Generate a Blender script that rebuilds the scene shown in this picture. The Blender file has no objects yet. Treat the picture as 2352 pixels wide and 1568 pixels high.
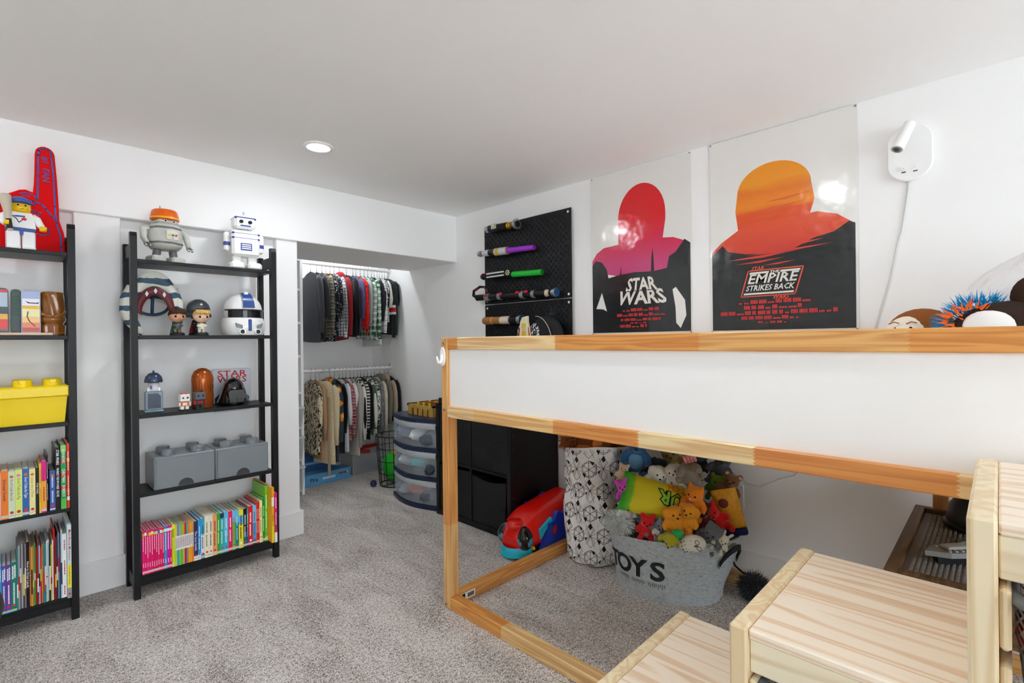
import bpy, bmesh, math, random
from mathutils import Vector, Matrix, Euler, noise
R = math.radians
PI = math.pi
C = bpy.context.scene.collection
sc = bpy.context.scene

# ---------------------------------------------------------------- camera, exposure, light
def setup():
    yaw, pitch, roll = .7968, -.0013, -.0108
    F = Vector((math.sin(yaw)*math.cos(pitch), math.cos(yaw)*math.cos(pitch), math.sin(pitch)))
    r0 = Vector((math.cos(yaw), -math.sin(yaw), 0)); u0 = r0.cross(F)
    c, s = math.cos(roll), math.sin(roll)
    r = r0*c + u0*s; u = u0*c - r0*s
    M = Matrix((r, u, -F)).transposed().to_4x4()
    M.translation = (0, 0, 1.1425)
    cam = bpy.data.cameras.new('camera'); cam.sensor_width = 36; cam.lens = 1147.8/2352*36
    cam.clip_start = .02
    o = bpy.data.objects.new('camera', cam); C.objects.link(o); o.matrix_world = M
    sc.camera = o
    sc.view_settings.view_transform = 'Standard'; sc.view_settings.look = 'None'
    sc.view_settings.gamma = 1; sc.view_settings.use_curve_mapping = False
    sc.view_settings.exposure = EXPOSURE
    sc.cycles.max_bounces = 20; sc.cycles.diffuse_bounces = 14; sc.cycles.transparent_max_bounces = 16
    sc.cycles.caustics_reflective = False; sc.cycles.caustics_refractive = False
    sc.cycles.sample_clamp_indirect = 6; sc.cycles.blur_glossy = 1
    w = bpy.data.worlds.new('world'); sc.world = w; w.use_nodes = True
    w.node_tree.nodes['Background'].inputs[0].default_value = (.82, .91, 1, 1)
    w.node_tree.nodes['Background'].inputs[1].default_value = FILL_DAYLIGHT
EXPOSURE = 0.44
FILL_DAYLIGHT = 7.6  # sky strength; fills the room only through the added window
LAMP = 185.0          # radiance of each recessed lamp lens
LAMPS = [(1.09, 2.37), (1.10, .775), (-.75, 2.37), (-.75, .82), (1.10, -2.3), (-.75, -2.3)]  # first two are the room's own; the other four are added, unseen
setup()

# ---------------------------------------------------------------- materials
def lin(h):
    if not isinstance(h, str): return tuple(h)+(1,) if len(h) == 3 else h
    h = h.lstrip('#'); o = []
    for i in (0, 2, 4):
        x = int(h[i:i+2], 16)/255; o.append(x/12.92 if x <= .04045 else ((x+.055)/1.055)**2.4)
    return tuple(o)+(1,)
_mc = {}
class NT:
    def __init__(s, m):
        m.use_nodes = True; s.t = m.node_tree; s.b = s.t.nodes['Principled BSDF']
    def n(s, typ, **kw):
        x = s.t.nodes.new('ShaderNode'+typ)
        for k, v in kw.items(): setattr(x, k, v)
        return x
    def l(s, a, b): s.t.links.new(a, b)
    def math(s, op, a, b=None, c=None):
        x = s.n('Math', operation=op)
        for i, q in enumerate((a, b, c)):
            if q is None: continue
            if isinstance(q, (int, float)): x.inputs[i].default_value = q
            else: s.l(q, x.inputs[i])
        return x.outputs[0]
    def ramp(s, fac, stops, interp='LINEAR'):
        x = s.n('ValToRGB'); e = x.color_ramp; e.interpolation = interp
        while len(e.elements) < len(stops): e.elements.new(.5)
        for k, (p, c) in enumerate(stops): e.elements[k].position = p; e.elements[k].color = lin(c)
        s.l(fac, x.inputs[0]); return x.outputs[0]
    def mix(s, fac, a, b, bt='MIX'):
        x = s.n('Mix', data_type='RGBA', blend_type=bt)
        for i, q in ((0, fac), (6, a), (7, b)):
            if isinstance(q, (int, float)): x.inputs[i].default_value = q
            elif isinstance(q, (tuple, str)): x.inputs[i].default_value = lin(q)
            else: s.l(q, x.inputs[i])
        return x.outputs[2]
    def obj(s): return s.n('TexCoord').outputs['Object']
    def uv(s): return s.n('TexCoord').outputs['UV']
    def mp(s, vec, sca=(1, 1, 1), rot=(0, 0, 0), loc=(0, 0, 0)):
        x = s.n('Mapping'); x.inputs['Scale'].default_value = sca; x.inputs['Rotation'].default_value = rot
        x.inputs['Location'].default_value = loc; s.l(vec, x.inputs[0]); return x.outputs[0]
    def noise(s, vec, scale, detail=2, rough=.5, dist=0):
        x = s.n('TexNoise'); x.inputs['Scale'].default_value = scale; x.inputs['Detail'].default_value = detail
        x.inputs['Roughness'].default_value = rough; x.inputs['Distortion'].default_value = dist
        s.l(vec, x.inputs['Vector']); return x.outputs['Fac']
    def xyz(s, vec):
        x = s.n('SeparateXYZ'); s.l(vec, x.inputs[0]); return x.outputs
    def bump(s, h, strength=.3, dist=.002):
        x = s.n('Bump'); x.inputs['Strength'].default_value = strength; x.inputs['Distance'].default_value = dist
        s.l(h, x.inputs['Height']); s.l(x.outputs[0], s.b.inputs['Normal'])
    def col(s, c): s.l(c, s.b.inputs['Base Color'])
def mat(h, rough=.5, metal=0, bump=0, bs=200, alpha=1, emit=0, coat=0, spec=.36, sheen=0, trans=0, bd=.002, mott=0):
    key = (h, rough, metal, bump, bs, alpha, emit, coat, spec, sheen, trans, bd, mott)
    if key in _mc: return _mc[key]
    m = bpy.data.materials.new('surface_'+h.strip('#')); n = NT(m); b = n.b
    b.inputs['Base Color'].default_value = lin(h); b.inputs['Roughness'].default_value = rough
    b.inputs['Metallic'].default_value = metal; b.inputs['Coat Weight'].default_value = coat
    b.inputs['Coat Roughness'].default_value = .06
    b.inputs['Specular IOR Level'].default_value = spec; b.inputs['Alpha'].default_value = alpha
    b.inputs['Sheen Weight'].default_value = sheen; b.inputs['Transmission Weight'].default_value = trans
    if emit:
        b.inputs['Emission Color'].default_value = (.91, .955, 1, 1); b.inputs['Emission Strength'].default_value = emit
    if bump or mott:
        f = n.noise(n.obj(), bs, 3)
        if bump: n.bump(f, bump, bd)
        if mott:
            d = tuple(max(0, x*(1-mott)) for x in lin(h)[:3]); u = tuple(min(1, x*(1+mott*.5)) for x in lin(h)[:3])
            n.col(n.ramp(f, [(.35, d+(1,)), (.65, u+(1,))]))
    _mc[key] = m; return m
def pine(name, axis, base, grain, segs=None, rng=(0, 1), ring=26, seed=0, amt=.55, knots=0, k0=.25):
    """axis = length direction; segs = [(position, hex)] finger-jointed lengths in object space"""
    m = bpy.data.materials.new(name); n = NT(m); o = n.obj()
    s1 = [ring]*3; s1[axis] = ring*.05
    s2 = [160]*3; s2[axis] = 3
    mp = n.mp(o, tuple(s1), loc=(seed*3.1, seed*1.7, seed*2.3))
    a = n.noise(mp, 1, 1.5, .5, .6)
    w = n.math('SINE', n.math('MULTIPLY', a, 34))
    st = n.noise(n.mp(o, tuple(s2), loc=(seed, seed, seed)), 1, 3, .6)
    g = n.math('ADD', n.math('MULTIPLY', n.math('ADD', n.math('MULTIPLY', w, .5), .5), .62), n.math('MULTIPLY', st, .45))
    c0 = base
    if segs:
        x = n.xyz(o)[axis]
        mr = n.n('MapRange'); mr.inputs[1].default_value = rng[0]; mr.inputs[2].default_value = rng[1]
        oth = n.xyz(o)[2 if axis != 2 else 0]
        zig = n.math('MULTIPLY', n.math('PINGPONG', oth, .0045), 1.6)
        n.l(n.math('ADD', x, zig), mr.inputs[0])
        base = n.ramp(mr.outputs[0], [((p-rng[0])/(rng[1]-rng[0]), h) for p, h in segs], 'CONSTANT')
    dark = n.mix(1.0, base, grain, 'MULTIPLY')
    k = n.ramp(g, [(k0, (0, 0, 0)), (.95, (1, 1, 1))])
    col = n.mix(n.math('MULTIPLY', k, amt), base, dark)
    if knots:
        v = n.n('TexVoronoi'); v.inputs['Scale'].default_value = knots
        sk = [1, 1, 1]; sk[axis] = .45
        n.l(n.mp(o, tuple(sk), loc=(seed*.37, .11, .07)), v.inputs['Vector'])
        kk = n.ramp(v.outputs['Distance'], [(.03, (1, 1, 1)), (.075, (0, 0, 0))])
        col = n.mix(kk, col, '#8a4a1c')
    n.col(col); n.b.inputs['Roughness'].default_value = .42; n.bump(g, .08, .001)
    return m

# ---------------------------------------------------------------- mesh builder
class MB:
    def __init__(s, mt=None):
        s.v = []; s.f = []; s.mi = []; s.sm = []; s.mats = []; s.cur = 0; s.T = Matrix(); s.uvs = None
        if mt: s.m(mt)
    def m(s, mt):
        if mt not in s.mats: s.mats.append(mt)
        s.cur = s.mats.index(mt); return s
    def at(s, x=0, y=0, z=0, rot=(0, 0, 0), sc=1):
        s.T = Matrix.Translation((x, y, z)) @ Euler(rot).to_matrix().to_4x4() @ Matrix.Scale(sc, 4); return s
    def add(s, vs, fs, smooth=False):
        k = len(s.v); T = s.T
        s.v += [tuple(T @ Vector(p)) for p in vs]
        for f in fs:
            s.f.append(tuple(i+k for i in f)); s.mi.append(s.cur); s.sm.append(smooth)
        return s
    def box(s, x0, x1, y0, y1, z0, z1, b=0):
        if x1 < x0: x0, x1 = x1, x0
        if y1 < y0: y0, y1 = y1, y0
        if z1 < z0: z0, z1 = z1, z0
        b = min(b, (x1-x0)*.45, (y1-y0)*.45, (z1-z0)*.45)
        if b <= 0:
            vs = [(x, y, z) for x in (x0, x1) for y in (y0, y1) for z in (z0, z1)]
            return s.add(vs, [(0, 1, 3, 2), (4, 6, 7, 5), (0, 4, 5, 1), (2, 3, 7, 6), (0, 2, 6, 4), (1, 5, 7, 3)])
        vs = []; ix = {}
        for cx in (0, 1):
            for cy in (0, 1):
                for cz in (0, 1):
                    for a in range(3):
                        p = [x1 if cx else x0, y1 if cy else y0, z1 if cz else z0]
                        for q, cc in enumerate((cx, cy, cz)):
                            if q != a: p[q] += -b if cc else b
                        ix[(cx, cy, cz, a)] = len(vs); vs.append(tuple(p))
        fs = []
        cor = lambda a, sa, bb, sb, c_, sc_: tuple(sa if q == a else sb if q == bb else sc_ for q in range(3))
        for a in range(3):
            bb, c_ = (a+1) % 3, (a+2) % 3
            for sa in (0, 1):
                fs.append([ix[cor(a, sa, bb, i, c_, j)+(a,)] for i, j in ((0, 0), (1, 0), (1, 1), (0, 1))])
                for sb in (0, 1):
                    k0 = cor(a, sa, bb, sb, c_, 0); k1 = cor(a, sa, bb, sb, c_, 1)
                    fs.append([ix[k0+(a,)], ix[k1+(a,)], ix[k1+(bb,)], ix[k0+(bb,)]])
        for cx in (0, 1):
            for cy in (0, 1):
                for cz in (0, 1): fs.append([ix[(cx, cy, cz, a)] for a in range(3)])
        return s.add(vs, fs)
    def cyl(s, p0, p1, r0, r1=None, n=16, cap=True, smooth=True):
        r1 = r0 if r1 is None else r1
        p0, p1 = Vector(p0), Vector(p1); d = (p1-p0).normalized()
        a = d.orthogonal().normalized(); b = d.cross(a); vs = []
        for p, r in ((p0, r0), (p1, r1)):
            for i in range(n):
                t = 2*PI*i/n; vs.append(p+a*(r*math.cos(t))+b*(r*math.sin(t)))
        s.add(vs, [(i, (i+1) % n, n+(i+1) % n, n+i) for i in range(n)], smooth)
        if cap: s.add(vs, [tuple(range(n))[::-1], tuple(range(n, 2*n))])
        return s
    def stack(s, p0, d, prof, n=16):
        """turned solid along d: prof = [(t, r, mat or None)]"""
        p0 = Vector(p0); d = Vector(d).normalized()
        for (t0, r0, m0), (t1, r1, _) in zip(prof, prof[1:]):
            if m0: s.m(m0)
            if abs(t1-t0) < 1e-6: continue
            s.cyl(p0+d*t0, p0+d*t1, r0, r1, n, True)
        return s
    def tube(s, pts, r, n=8, closed=False, cap=True):
        P = [Vector(p) for p in pts]; N = len(P); rs = r if isinstance(r, (list, tuple)) else [r]*N
        vs = []; up = None
        for i, p in enumerate(P):
            if closed: d = (P[(i+1) % N]-P[i-1])
            else: d = P[min(i+1, N-1)]-P[max(i-1, 0)]
            d.normalize()
            up = d.orthogonal().normalized() if up is None else (up-d*up.dot(d)).normalized()
            b = d.cross(up)
            for k in range(n):
                t = 2*PI*k/n; vs.append(p+up*(rs[i]*math.cos(t))+b*(rs[i]*math.sin(t)))
        fs = []
        for i in range(N if closed else N-1):
            j = (i+1) % N
            fs += [(i*n+k, i*n+(k+1) % n, j*n+(k+1) % n, j*n+k) for k in range(n)]
        if cap and not closed: fs += [tuple(range(n))[::-1], tuple((N-1)*n+k for k in range(n))]
        return s.add(vs, fs, True)
    def lathe(s, prof, n=24, sx=1, sy=1, cap=True, a0=0, a1=2*PI):
        full = abs(a1-a0-2*PI) < 1e-6; m = n if full else n+1; vs = []
        for r, z in prof:
            for i in range(m):
                t = a0+(a1-a0)*i/n; vs.append((r*sx*math.cos(t), r*sy*math.sin(t), z))
        fs = []
        for j in range(len(prof)-1):
            for i in range(n):
                k = (i+1) % m; fs.append((j*m+i, j*m+k, (j+1)*m+k, (j+1)*m+i))
        s.add(vs, fs, True)
        if cap and full:
            L = len(prof)-1
            s.add(vs, ([tuple(range(m))[::-1]] if prof[0][0] > 1e-5 else []) + ([tuple(L*m+i for i in range(m))] if prof[L][0] > 1e-5 else []))
        return s
    def ell(s, c, r, rot=(0, 0, 0), n=14, m=9, fn=None):
        r = (r, r, r) if isinstance(r, (int, float)) else r
        Q = Euler(rot).to_matrix(); vs = []
        for j in range(m+1):
            p = PI*j/m
            for i in range(n):
                t = 2*PI*i/n
                d = Vector((math.sin(p)*math.cos(t), math.sin(p)*math.sin(t), math.cos(p)))
                k = fn(d) if fn else 1
                vs.append(Vector(c)+Q @ Vector((d.x*r[0]*k, d.y*r[1]*k, d.z*r[2]*k)))
        fs = [(j*n+i, j*n+(i+1) % n, (j+1)*n+(i+1) % n, (j+1)*n+i) for j in range(m) for i in range(n)]
        return s.add(vs, fs, True)
    def prism(s, poly, d0, d1, ax=2, smooth=False, b=0):
        """2D outline extruded along axis ax (other two axes in x,y,z order)"""
        def P(u, w, d):
            return (d, u, w) if ax == 0 else (u, d, w) if ax == 1 else (u, w, d)
        n = len(poly)
        if b:
            cx = sum(p[0] for p in poly)/n; cy = sum(p[1] for p in poly)/n
            ins = []
            for i in range(n):
                p0, p1, p2 = Vector(poly[i-1]), Vector(poly[i]), Vector(poly[(i+1) % n])
                e1 = (p1-p0).normalized(); e2 = (p2-p1).normalized()
                nn = Vector((-e1.y-e2.y, e1.x+e2.x))
                nn = nn.normalized() if nn.length > 1e-6 else Vector((-e1.y, e1.x))
                ins.append(p1+nn*b*s._ori(poly))
            rows = [(ins, d0), (poly, d0+b), (poly, d1-b), (ins, d1)]
        else: rows = [(poly, d0), (poly, d1)]
        vs = [P(p[0], p[1], d) for q, d in rows for p in q]
        fs = [(j*n+i, j*n+(i+1) % n, (j+1)*n+(i+1) % n, (j+1)*n+i) for j in range(len(rows)-1) for i in range(n)]
        s.add(vs, fs, smooth)
        return s.add(vs, [tuple(range(n))[::-1], tuple((len(rows)-1)*n+i for i in range(n))])
    def _ori(s, p):
        a = sum(p[i-1][0]*p[i][1]-p[i][0]*p[i-1][1] for i in range(len(p))); return 1 if a > 0 else -1
    def grid(s, fn, nu, nv, cu=False, smooth=True):
        mu = nu if cu else nu+1
        vs = [fn(i/nu, j/nv) for j in range(nv+1) for i in range(mu)]
        fs = [(j*mu+i, j*mu+(i+1) % mu, (j+1)*mu+(i+1) % mu, (j+1)*mu+i) for j in range(nv) for i in range(nu)]
        s.add(vs, fs, smooth)
        s.uvs = (s.uvs or []) + [(i/nu, j/nv) for j in range(nv+1) for i in range(mu)]
        return s
    def quad(s, *p): return s.add(p, [tuple(range(len(p)))])
    def text(s, t, size, fn, bold=0, res=2, sub=0, fit=None, align='CENTER'):
        """flat lettering; fn maps (x, y) of the text plane to a point"""
        vs, fs = glyphs(t, bold, res, sub, align)
        k = size
        kx = k
        if fit:
            w = max(p[0] for p in vs)-min(p[0] for p in vs); kx = fit/w
        return s.add([fn(p[0]*kx, p[1]*k) for p in vs], fs)
_gc = {}
def glyphs(t, bold, res, sub, align):
    key = (t, bold, res, sub, align)
    if key in _gc: return _gc[key]
    cu = bpy.data.curves.new('lettering', 'FONT'); cu.body = t; cu.size = 1; cu.offset = bold; cu.resolution_u = res
    cu.align_x = align; cu.align_y = 'CENTER'; cu.fill_mode = 'FRONT'
    o = bpy.data.objects.new('lettering', cu); C.objects.link(o)
    dg = bpy.context.evaluated_depsgraph_get()
    me = bpy.data.meshes.new_from_object(o.evaluated_get(dg))
    if sub:
        bm = bmesh.new(); bm.from_mesh(me); bmesh.ops.triangulate(bm, faces=bm.faces)
        bmesh.ops.subdivide_edges(bm, edges=bm.edges, cuts=sub, use_grid_fill=True); bm.to_mesh(me); bm.free()
    r = ([tuple(v.co[:2]) for v in me.vertices], [tuple(p.vertices) for p in me.polygons])
    bpy.data.objects.remove(o); bpy.data.meshes.remove(me); bpy.data.curves.remove(cu)
    _gc[key] = r; return r
def obj(name, mb, parent=None, loc=None, rot=None, recalc=True, sub=0):
    me = bpy.data.meshes.new(name); me.from_pydata(mb.v, [], mb.f)
    for x in mb.mats: me.materials.append(x)
    if mb.mi: me.polygons.foreach_set('material_index', mb.mi); me.polygons.foreach_set('use_smooth', mb.sm)
    if mb.uvs and len(mb.uvs) == len(mb.v):
        ul = me.uv_layers.new(name='UVMap')
        for lp in me.loops: ul.data[lp.index].uv = mb.uvs[lp.vertex_index]
    if recalc:
        bm = bmesh.new(); bm.from_mesh(me); bmesh.ops.recalc_face_normals(bm, faces=bm.faces); bm.to_mesh(me); bm.free()
    me.update()
    o = bpy.data.objects.new(name, me); C.objects.link(o)
    if loc: o.location = loc
    if rot: o.rotation_euler = rot
    if parent: o.parent = parent
    if sub:
        q = o.modifiers.new('smooth', 'SUBSURF'); q.levels = q.render_levels = sub
    return o
def tag(o, label, cat, group=None, kind=None):
    o['label'] = label; o['category'] = cat
    if group: o['group'] = group
    if kind: o['kind'] = kind
    return o
def thing(name, label, cat, loc=(0, 0, 0), rot=(0, 0, 0), group=None):
    o = bpy.data.objects.new(name, None); C.objects.link(o); o.location = loc; o.rotation_euler = rot
    o.empty_display_size = .05
    return tag(o, label, cat, group)
def solo(name, mb, label, cat, loc=None, rot=None, group=None, **kw): return tag(obj(name, mb, None, loc, rot, **kw), label, cat, group)
def part(name, mb, parent, label=None, **kw):
    o = obj(name, mb, parent, **kw)
    if label: o['label'] = label
    return o
def struct(name, mb, parent=None):
    o = obj(name, mb, parent); o['kind'] = 'structure'; return o
def stuff(o): o['kind'] = 'stuff'; return o
rnd = random.Random(7)
def rr(cx, cy, w, h, r, n=5):
    """rounded rectangle outline"""
    o = []
    for qx, qy, a in ((1, 1, 0), (-1, 1, 90), (-1, -1, 180), (1, -1, 270)):
        for i in range(n+1):
            t = R(a+90*i/n); o.append((cx+qx*(w/2-r)+r*math.cos(t), cy+qy*(h/2-r)+r*math.sin(t)))
    return o

# ---------------------------------------------------------------- room shell
def carpet_mat():
    m = bpy.data.materials.new('carpet_pile'); n = NT(m); o = n.obj()
    v = n.n('TexVoronoi'); v.inputs['Scale'].default_value = 190
    wob = n.n('TexNoise'); wob.inputs['Scale'].default_value = 60; n.l(o, wob.inputs['Vector'])
    dv = n.mix(.012, o, wob.outputs['Color'], 'ADD'); n.l(dv, v.inputs['Vector'])
    f = n.noise(n.mp(o, (1, 1, .3)), 210, 2, .65)
    f2 = n.noise(o, 75, 2, .6)
    big = n.noise(n.mp(o, (1.5, .6, 1), rot=(0, 0, .62)), 4.2, 3, .62, .9)
    mixf = n.math('ADD', n.math('MULTIPLY', f, .62), n.math('ADD', n.math('MULTIPLY', f2, .26), n.math('MULTIPLY', v.outputs['Distance'], -.10)))
    mixf = n.math('ADD', mixf, n.math('MULTIPLY', n.math('SUBTRACT', big, .5), .17))
    n.col(n.ramp(mixf, [(.27, '#5a5450'), (.35, '#b4aca5'), (.43, '#e6dfd9'), (.53, '#fdfaf7')]))
    n.b.inputs['Roughness'].default_value = .95; n.b.inputs['Specular IOR Level'].default_value = .1
    n.b.inputs['Sheen Weight'].default_value = .1
    n.bump(n.math('ADD', f, n.math('MULTIPLY', f2, .8)), .8, .006)
    return m
WALL = mat('#f8f8f7', .6, bump=.03, bs=90); CEIL = mat('#fafaf9', .8, bump=.04, bs=70); TRIM = mat('#f3f3f2', .4)
XW, YB, H, XL, YF = 2.46, 2.99, 2.10, -2.9, -4.2
g = MB(carpet_mat()).box(XL, XW, YF, 4.26, -.06, 0); struct('floor', g)
g = MB(CEIL).box(XL-.1, XW+.1, YF-.1, 4.36, H, H+.08)
struct('ceiling', g)
g = MB(WALL).box(XW, XW+.1, YF-.1, 4.36, -.06, H); struct('wall_right', g)
g = MB(WALL).box(XL-.1, XL, YF-.1, 4.36, -.06, H); struct('wall_left', g)
WX0, WX1, WZ0, WZ1 = -1.3, 1.7, .35, 1.98  # opening in the unseen wall for the added fill window
g = MB(WALL).box(XL, WX0, YF-.1, YF, -.06, H).box(WX1, XW, YF-.1, YF, -.06, H).box(WX0, WX1, YF-.1, YF, -.06, WZ0).box(WX0, WX1, YF-.1, YF, WZ1, H); struct('wall_front', g)
wn = MB(mat('#f3f3f2', .4))
for a in ((WX0, WX1, WZ0, WZ0+.05), (WX0, WX1, WZ1-.05, WZ1), (WX0, WX0+.05, WZ0+.05, WZ1-.05), (WX1-.05, WX1, WZ0+.05, WZ1-.05), (-.025, .025, WZ0+.05, WZ1-.05)): wn.box(a[0], a[1], YF-.09, YF-.03, a[2], a[3], .004)
wn = struct('fill_window_1', wn)  # window added behind the camera to let fill light in
for a, b in ((WX0+.05, -.025), (.025, WX1-.05)): struct('fill_window_pane', MB(mat('#eef4f6', .05, alpha=.08)).box(a, b, YF-.064, YF-.058, WZ0+.05, WZ1-.05), wn)
g = MB(WALL).box(XL, 1.235, 3.06, 3.14, 0, 1.75); wb = struct('wall_back', g)
g = MB(WALL).box(XL, XW, YB, 3.63, 1.75, H, .004); struct('wall_bulkhead', g, wb)
for x0, x1 in ((.235, .405), (1.125, 1.245), (-.66, -.49)):
    g = MB(WALL).box(x0, x1, 3.006, 3.06 if x0 < 1 else 3.145, 0, 1.75, .003); struct('wall_pilaster', g, wb)
g = MB(WALL).box(1.10, 1.20, 3.14, 4.26, 0, H); struct('wall_closet_left', g)
g = MB(WALL).box(1.10, XW, 4.26, 4.36, 0, H); struct('wall_closet_back', g)
g = MB(TRIM)
for x0, x1 in ((.222, .418), (1.115, 1.262), (-.66, -.48)): g.box(x0, x1, 2.990, 3.006, 0, .145, .004)
g.box(1.246, 1.262, 2.992, 3.14, 0, .145, .004)
struct('baseboard_back', g)
g = MB(TRIM).box(XW-.016, XW, YF, 4.26, 0, .14, .004); struct('baseboard_right', g)
g = MB(TRIM).box(1.2, XW-.016, 4.244, 4.26, 0, .14, .004); struct('baseboard_closet', g)
def downlight(x, y, lab, k=1):
    t = thing('recessed_downlight', lab, 'ceiling light', (x, y, H), group='recessed ceiling lights')
    p = [(.046, 0), (.046, -.004), (.052, -.009), (.066, -.007), (.070, 0)]
    part('trim_ring', MB(mat('#fafafa', .4)).lathe(p, 32, cap=False), t)
    part('lens', MB(mat('#ffffff', .5, emit=LAMP*k)).lathe([(0, -.0125), (.02, -.0118), (.036, -.0095), (.0455, -.005), (.046, -.001)], 32, cap=False), t, 'glowing white lens')
downlight(1.85, 3.80, 'small recessed closet light behind the bulkhead, above the clothes', .8)  # lamp added to brighten the closet, hidden by the bulkhead
for i, (x, y) in enumerate(LAMPS):
    downlight(x, y, ['recessed round ceiling light glowing in front of the closet', 'recessed round ceiling light above the bed near the posters'][i] if i < 2
              else 'recessed round ceiling light, '+['over the bookcases', 'beside the bookcases', 'over the foot of the bed', 'farthest from the closet'][i-2])  # lamps after the first two are added for fill
# ---------------------------------------------------------------- loft bed
PALE, ORG, MID = '#e9c88f', '#dd9c50', '#e2b06a'
FX, BX, EY, FY = 1.329, 2.43, 1.729, -.42     # front face, back face, far end, near end
SEG = [(-.6, ORG), (-.031, ORG), (.132, MID), (.582, ORG), (1.092, '#efd29c'), (1.619, ORG)]
SEGL = [(-.6, PALE), (.059, '#db9650'), (.45, '#ecd7a4'), (.77, '#dc9850'), (1.106, '#ebc585'), (1.514, '#ecd09a')]
GR = '#c98a4a'
P_TOP = pine('pine_top_rail', 1, PALE, GR, SEG, (-.6, 1.8), 30, 1)
P_LOW = pine('pine_low_rail', 1, PALE, GR, SEGL, (-.6, 1.8), 26, 2)
P_FLR = pine('pine_floor_rail', 1, PALE, GR, [(-.6, MID), (.2, PALE), (1.158, '#ebc98c'), (1.378, '#e0a052')], (-.6, 1.8), 30, 3)
P_END = pine('pine_end_rail', 0, '#e0a35a', GR, None, (0, 1), 34, 4, knots=4)
P_POST = pine('pine_post', 2, '#e3b06c', GR, [(0, '#e6bd7c'), (.36, '#dca05a'), (.84, '#e4b470')], (0, 1.2), 30, 5, knots=3.2)
P_PLAIN = pine('pine_plain', 1, '#dca560', GR, None, (0, 1), 30, 6)
bed = thing('loft_bed', 'low pine loft bed with white side panel along the poster wall', 'bed', (0, 0, 0))
B = .003
def post(name, x0, y0, sx=.052, sy=.043, mt=P_POST): return part(name, MB(mt).box(x0, x0+sx, y0, y0+sy, 0, 1.160, B), bed)
post('post', FX, EY-.043); post('post', BX-.052, EY-.043); post('post', FX, FY); post('post', BX-.052, FY)
yi = EY-.043
part('top_rail', MB(P_TOP).box(FX, FX+.03, FY+.043, yi, 1.109, 1.160, B), bed)
part('top_rail', MB(P_TOP).box(BX-.03, BX, FY+.043, yi, 1.109, 1.160, B), bed)
part('guard_rail', MB(P_LOW).box(FX-.004, FX+.03, FY+.043, yi, .820, .868, B), bed)
part('guard_rail', MB(P_LOW).box(BX-.03, BX, FY+.043, yi, .820, .868, B), bed)
part('floor_rail', MB(P_FLR).box(FX, FX+.05, FY+.043, yi, 0, .05, B), bed)
part('floor_rail', MB(P_FLR).box(BX-.05, BX, FY+.043, yi, 0, .05, B), bed)
for y0 in (EY-.043, FY):
    part('end_rail', MB(P_END).box(FX+.052, BX-.052, y0-.001, y0+.043, 0, .052, B), bed)
    part('end_rail', MB(P_END).box(FX+.052, BX-.052, y0+.004, y0+.034, .820, .868, B), bed)
    part('end_rail', MB(P_END).box(FX+.052, BX-.052, y0+.004, y0+.034, 1.109, 1.160, B), bed)
WP = mat('#f4f4f3', .35)
part('side_panel', MB(WP).box(FX+.012, FX+.022, FY+.043, yi+.0, .868, 1.109), bed, 'white side panel')
part('side_panel', MB(WP).box(BX-.022, BX-.012, FY+.043, yi, .868, 1.109), bed, 'white side panel')
for y0 in (EY-.043, FY): part('end_panel', MB(WP).box(FX+.052, BX-.052, y0+.014, y0+.024, .868, 1.109), bed, 'white end panel')
part('bed_base', MB(mat('#c9a877', .6)).box(FX+.031, BX-.031, FY+.05, yi-.006, .835, .853), bed)
part('support_post', MB(P_POST).box(2.355, 2.40, .135, .18, 0, .82, B), bed)
BOLT = mat('#b9b9b5', .3, .9)
for z in (1.135, .851, .018):
    part('bolt', MB(BOLT).cyl((FX+.002, 1.708, z), (FX-.004, 1.708, z), .0075, .006, 12).m(mat('#33403f', .5)).cyl((FX-.004, 1.708, z), (FX-.0045, 1.708, z), .003, n=6), bed, 'steel bolt head')
st = MB(mat('#f1f1ef', .5)).box(1.392, 1.470, 1.6835, 1.6845, .012, .042)
st.m(mat('#1c1c1c', .6))
for k in range(14): st.box(1.425+k*.0028, 1.4262+k*.0028+(k % 3)*.0006, 1.683, 1.6835, .018, .036)
st.box(1.395, 1.412, 1.683, 1.6835, .022, .040)
part('product_sticker', st, bed, 'white sticker with black bars')
mt = MB(mat('#f2f2f1', .8, bump=.1, bs=60)).box(FX+.036, BX-.036, FY+.055, yi-.02, .854, 1.0, .03)
solo('mattress', mt, 'white mattress lying inside the pine loft bed', 'mattress')
# adhesive hook
hk = thing('adhesive_hook', 'white plastic adhesive hook stuck on the corner post of the bed', 'hook', (FX, 1.713, 1.078))
HW = mat('#fbfbfa', .25)
part('back_plate', MB(HW).prism([(.019*math.cos(2*PI*i/20), .041*math.sin(2*PI*i/20)) for i in range(20)], -.007, -.0002, 0, b=.002), hk)
part('hook_prong', MB(HW).tube([(-.005, 0, .01), (-.008, 0, -.012), (-.016, 0, -.026), (-.028, 0, -.024), (-.033, 0, -.008), (-.035, 0, .002)], [.006, .007, .007, .006, .005, .004], 10), hk)

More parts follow.
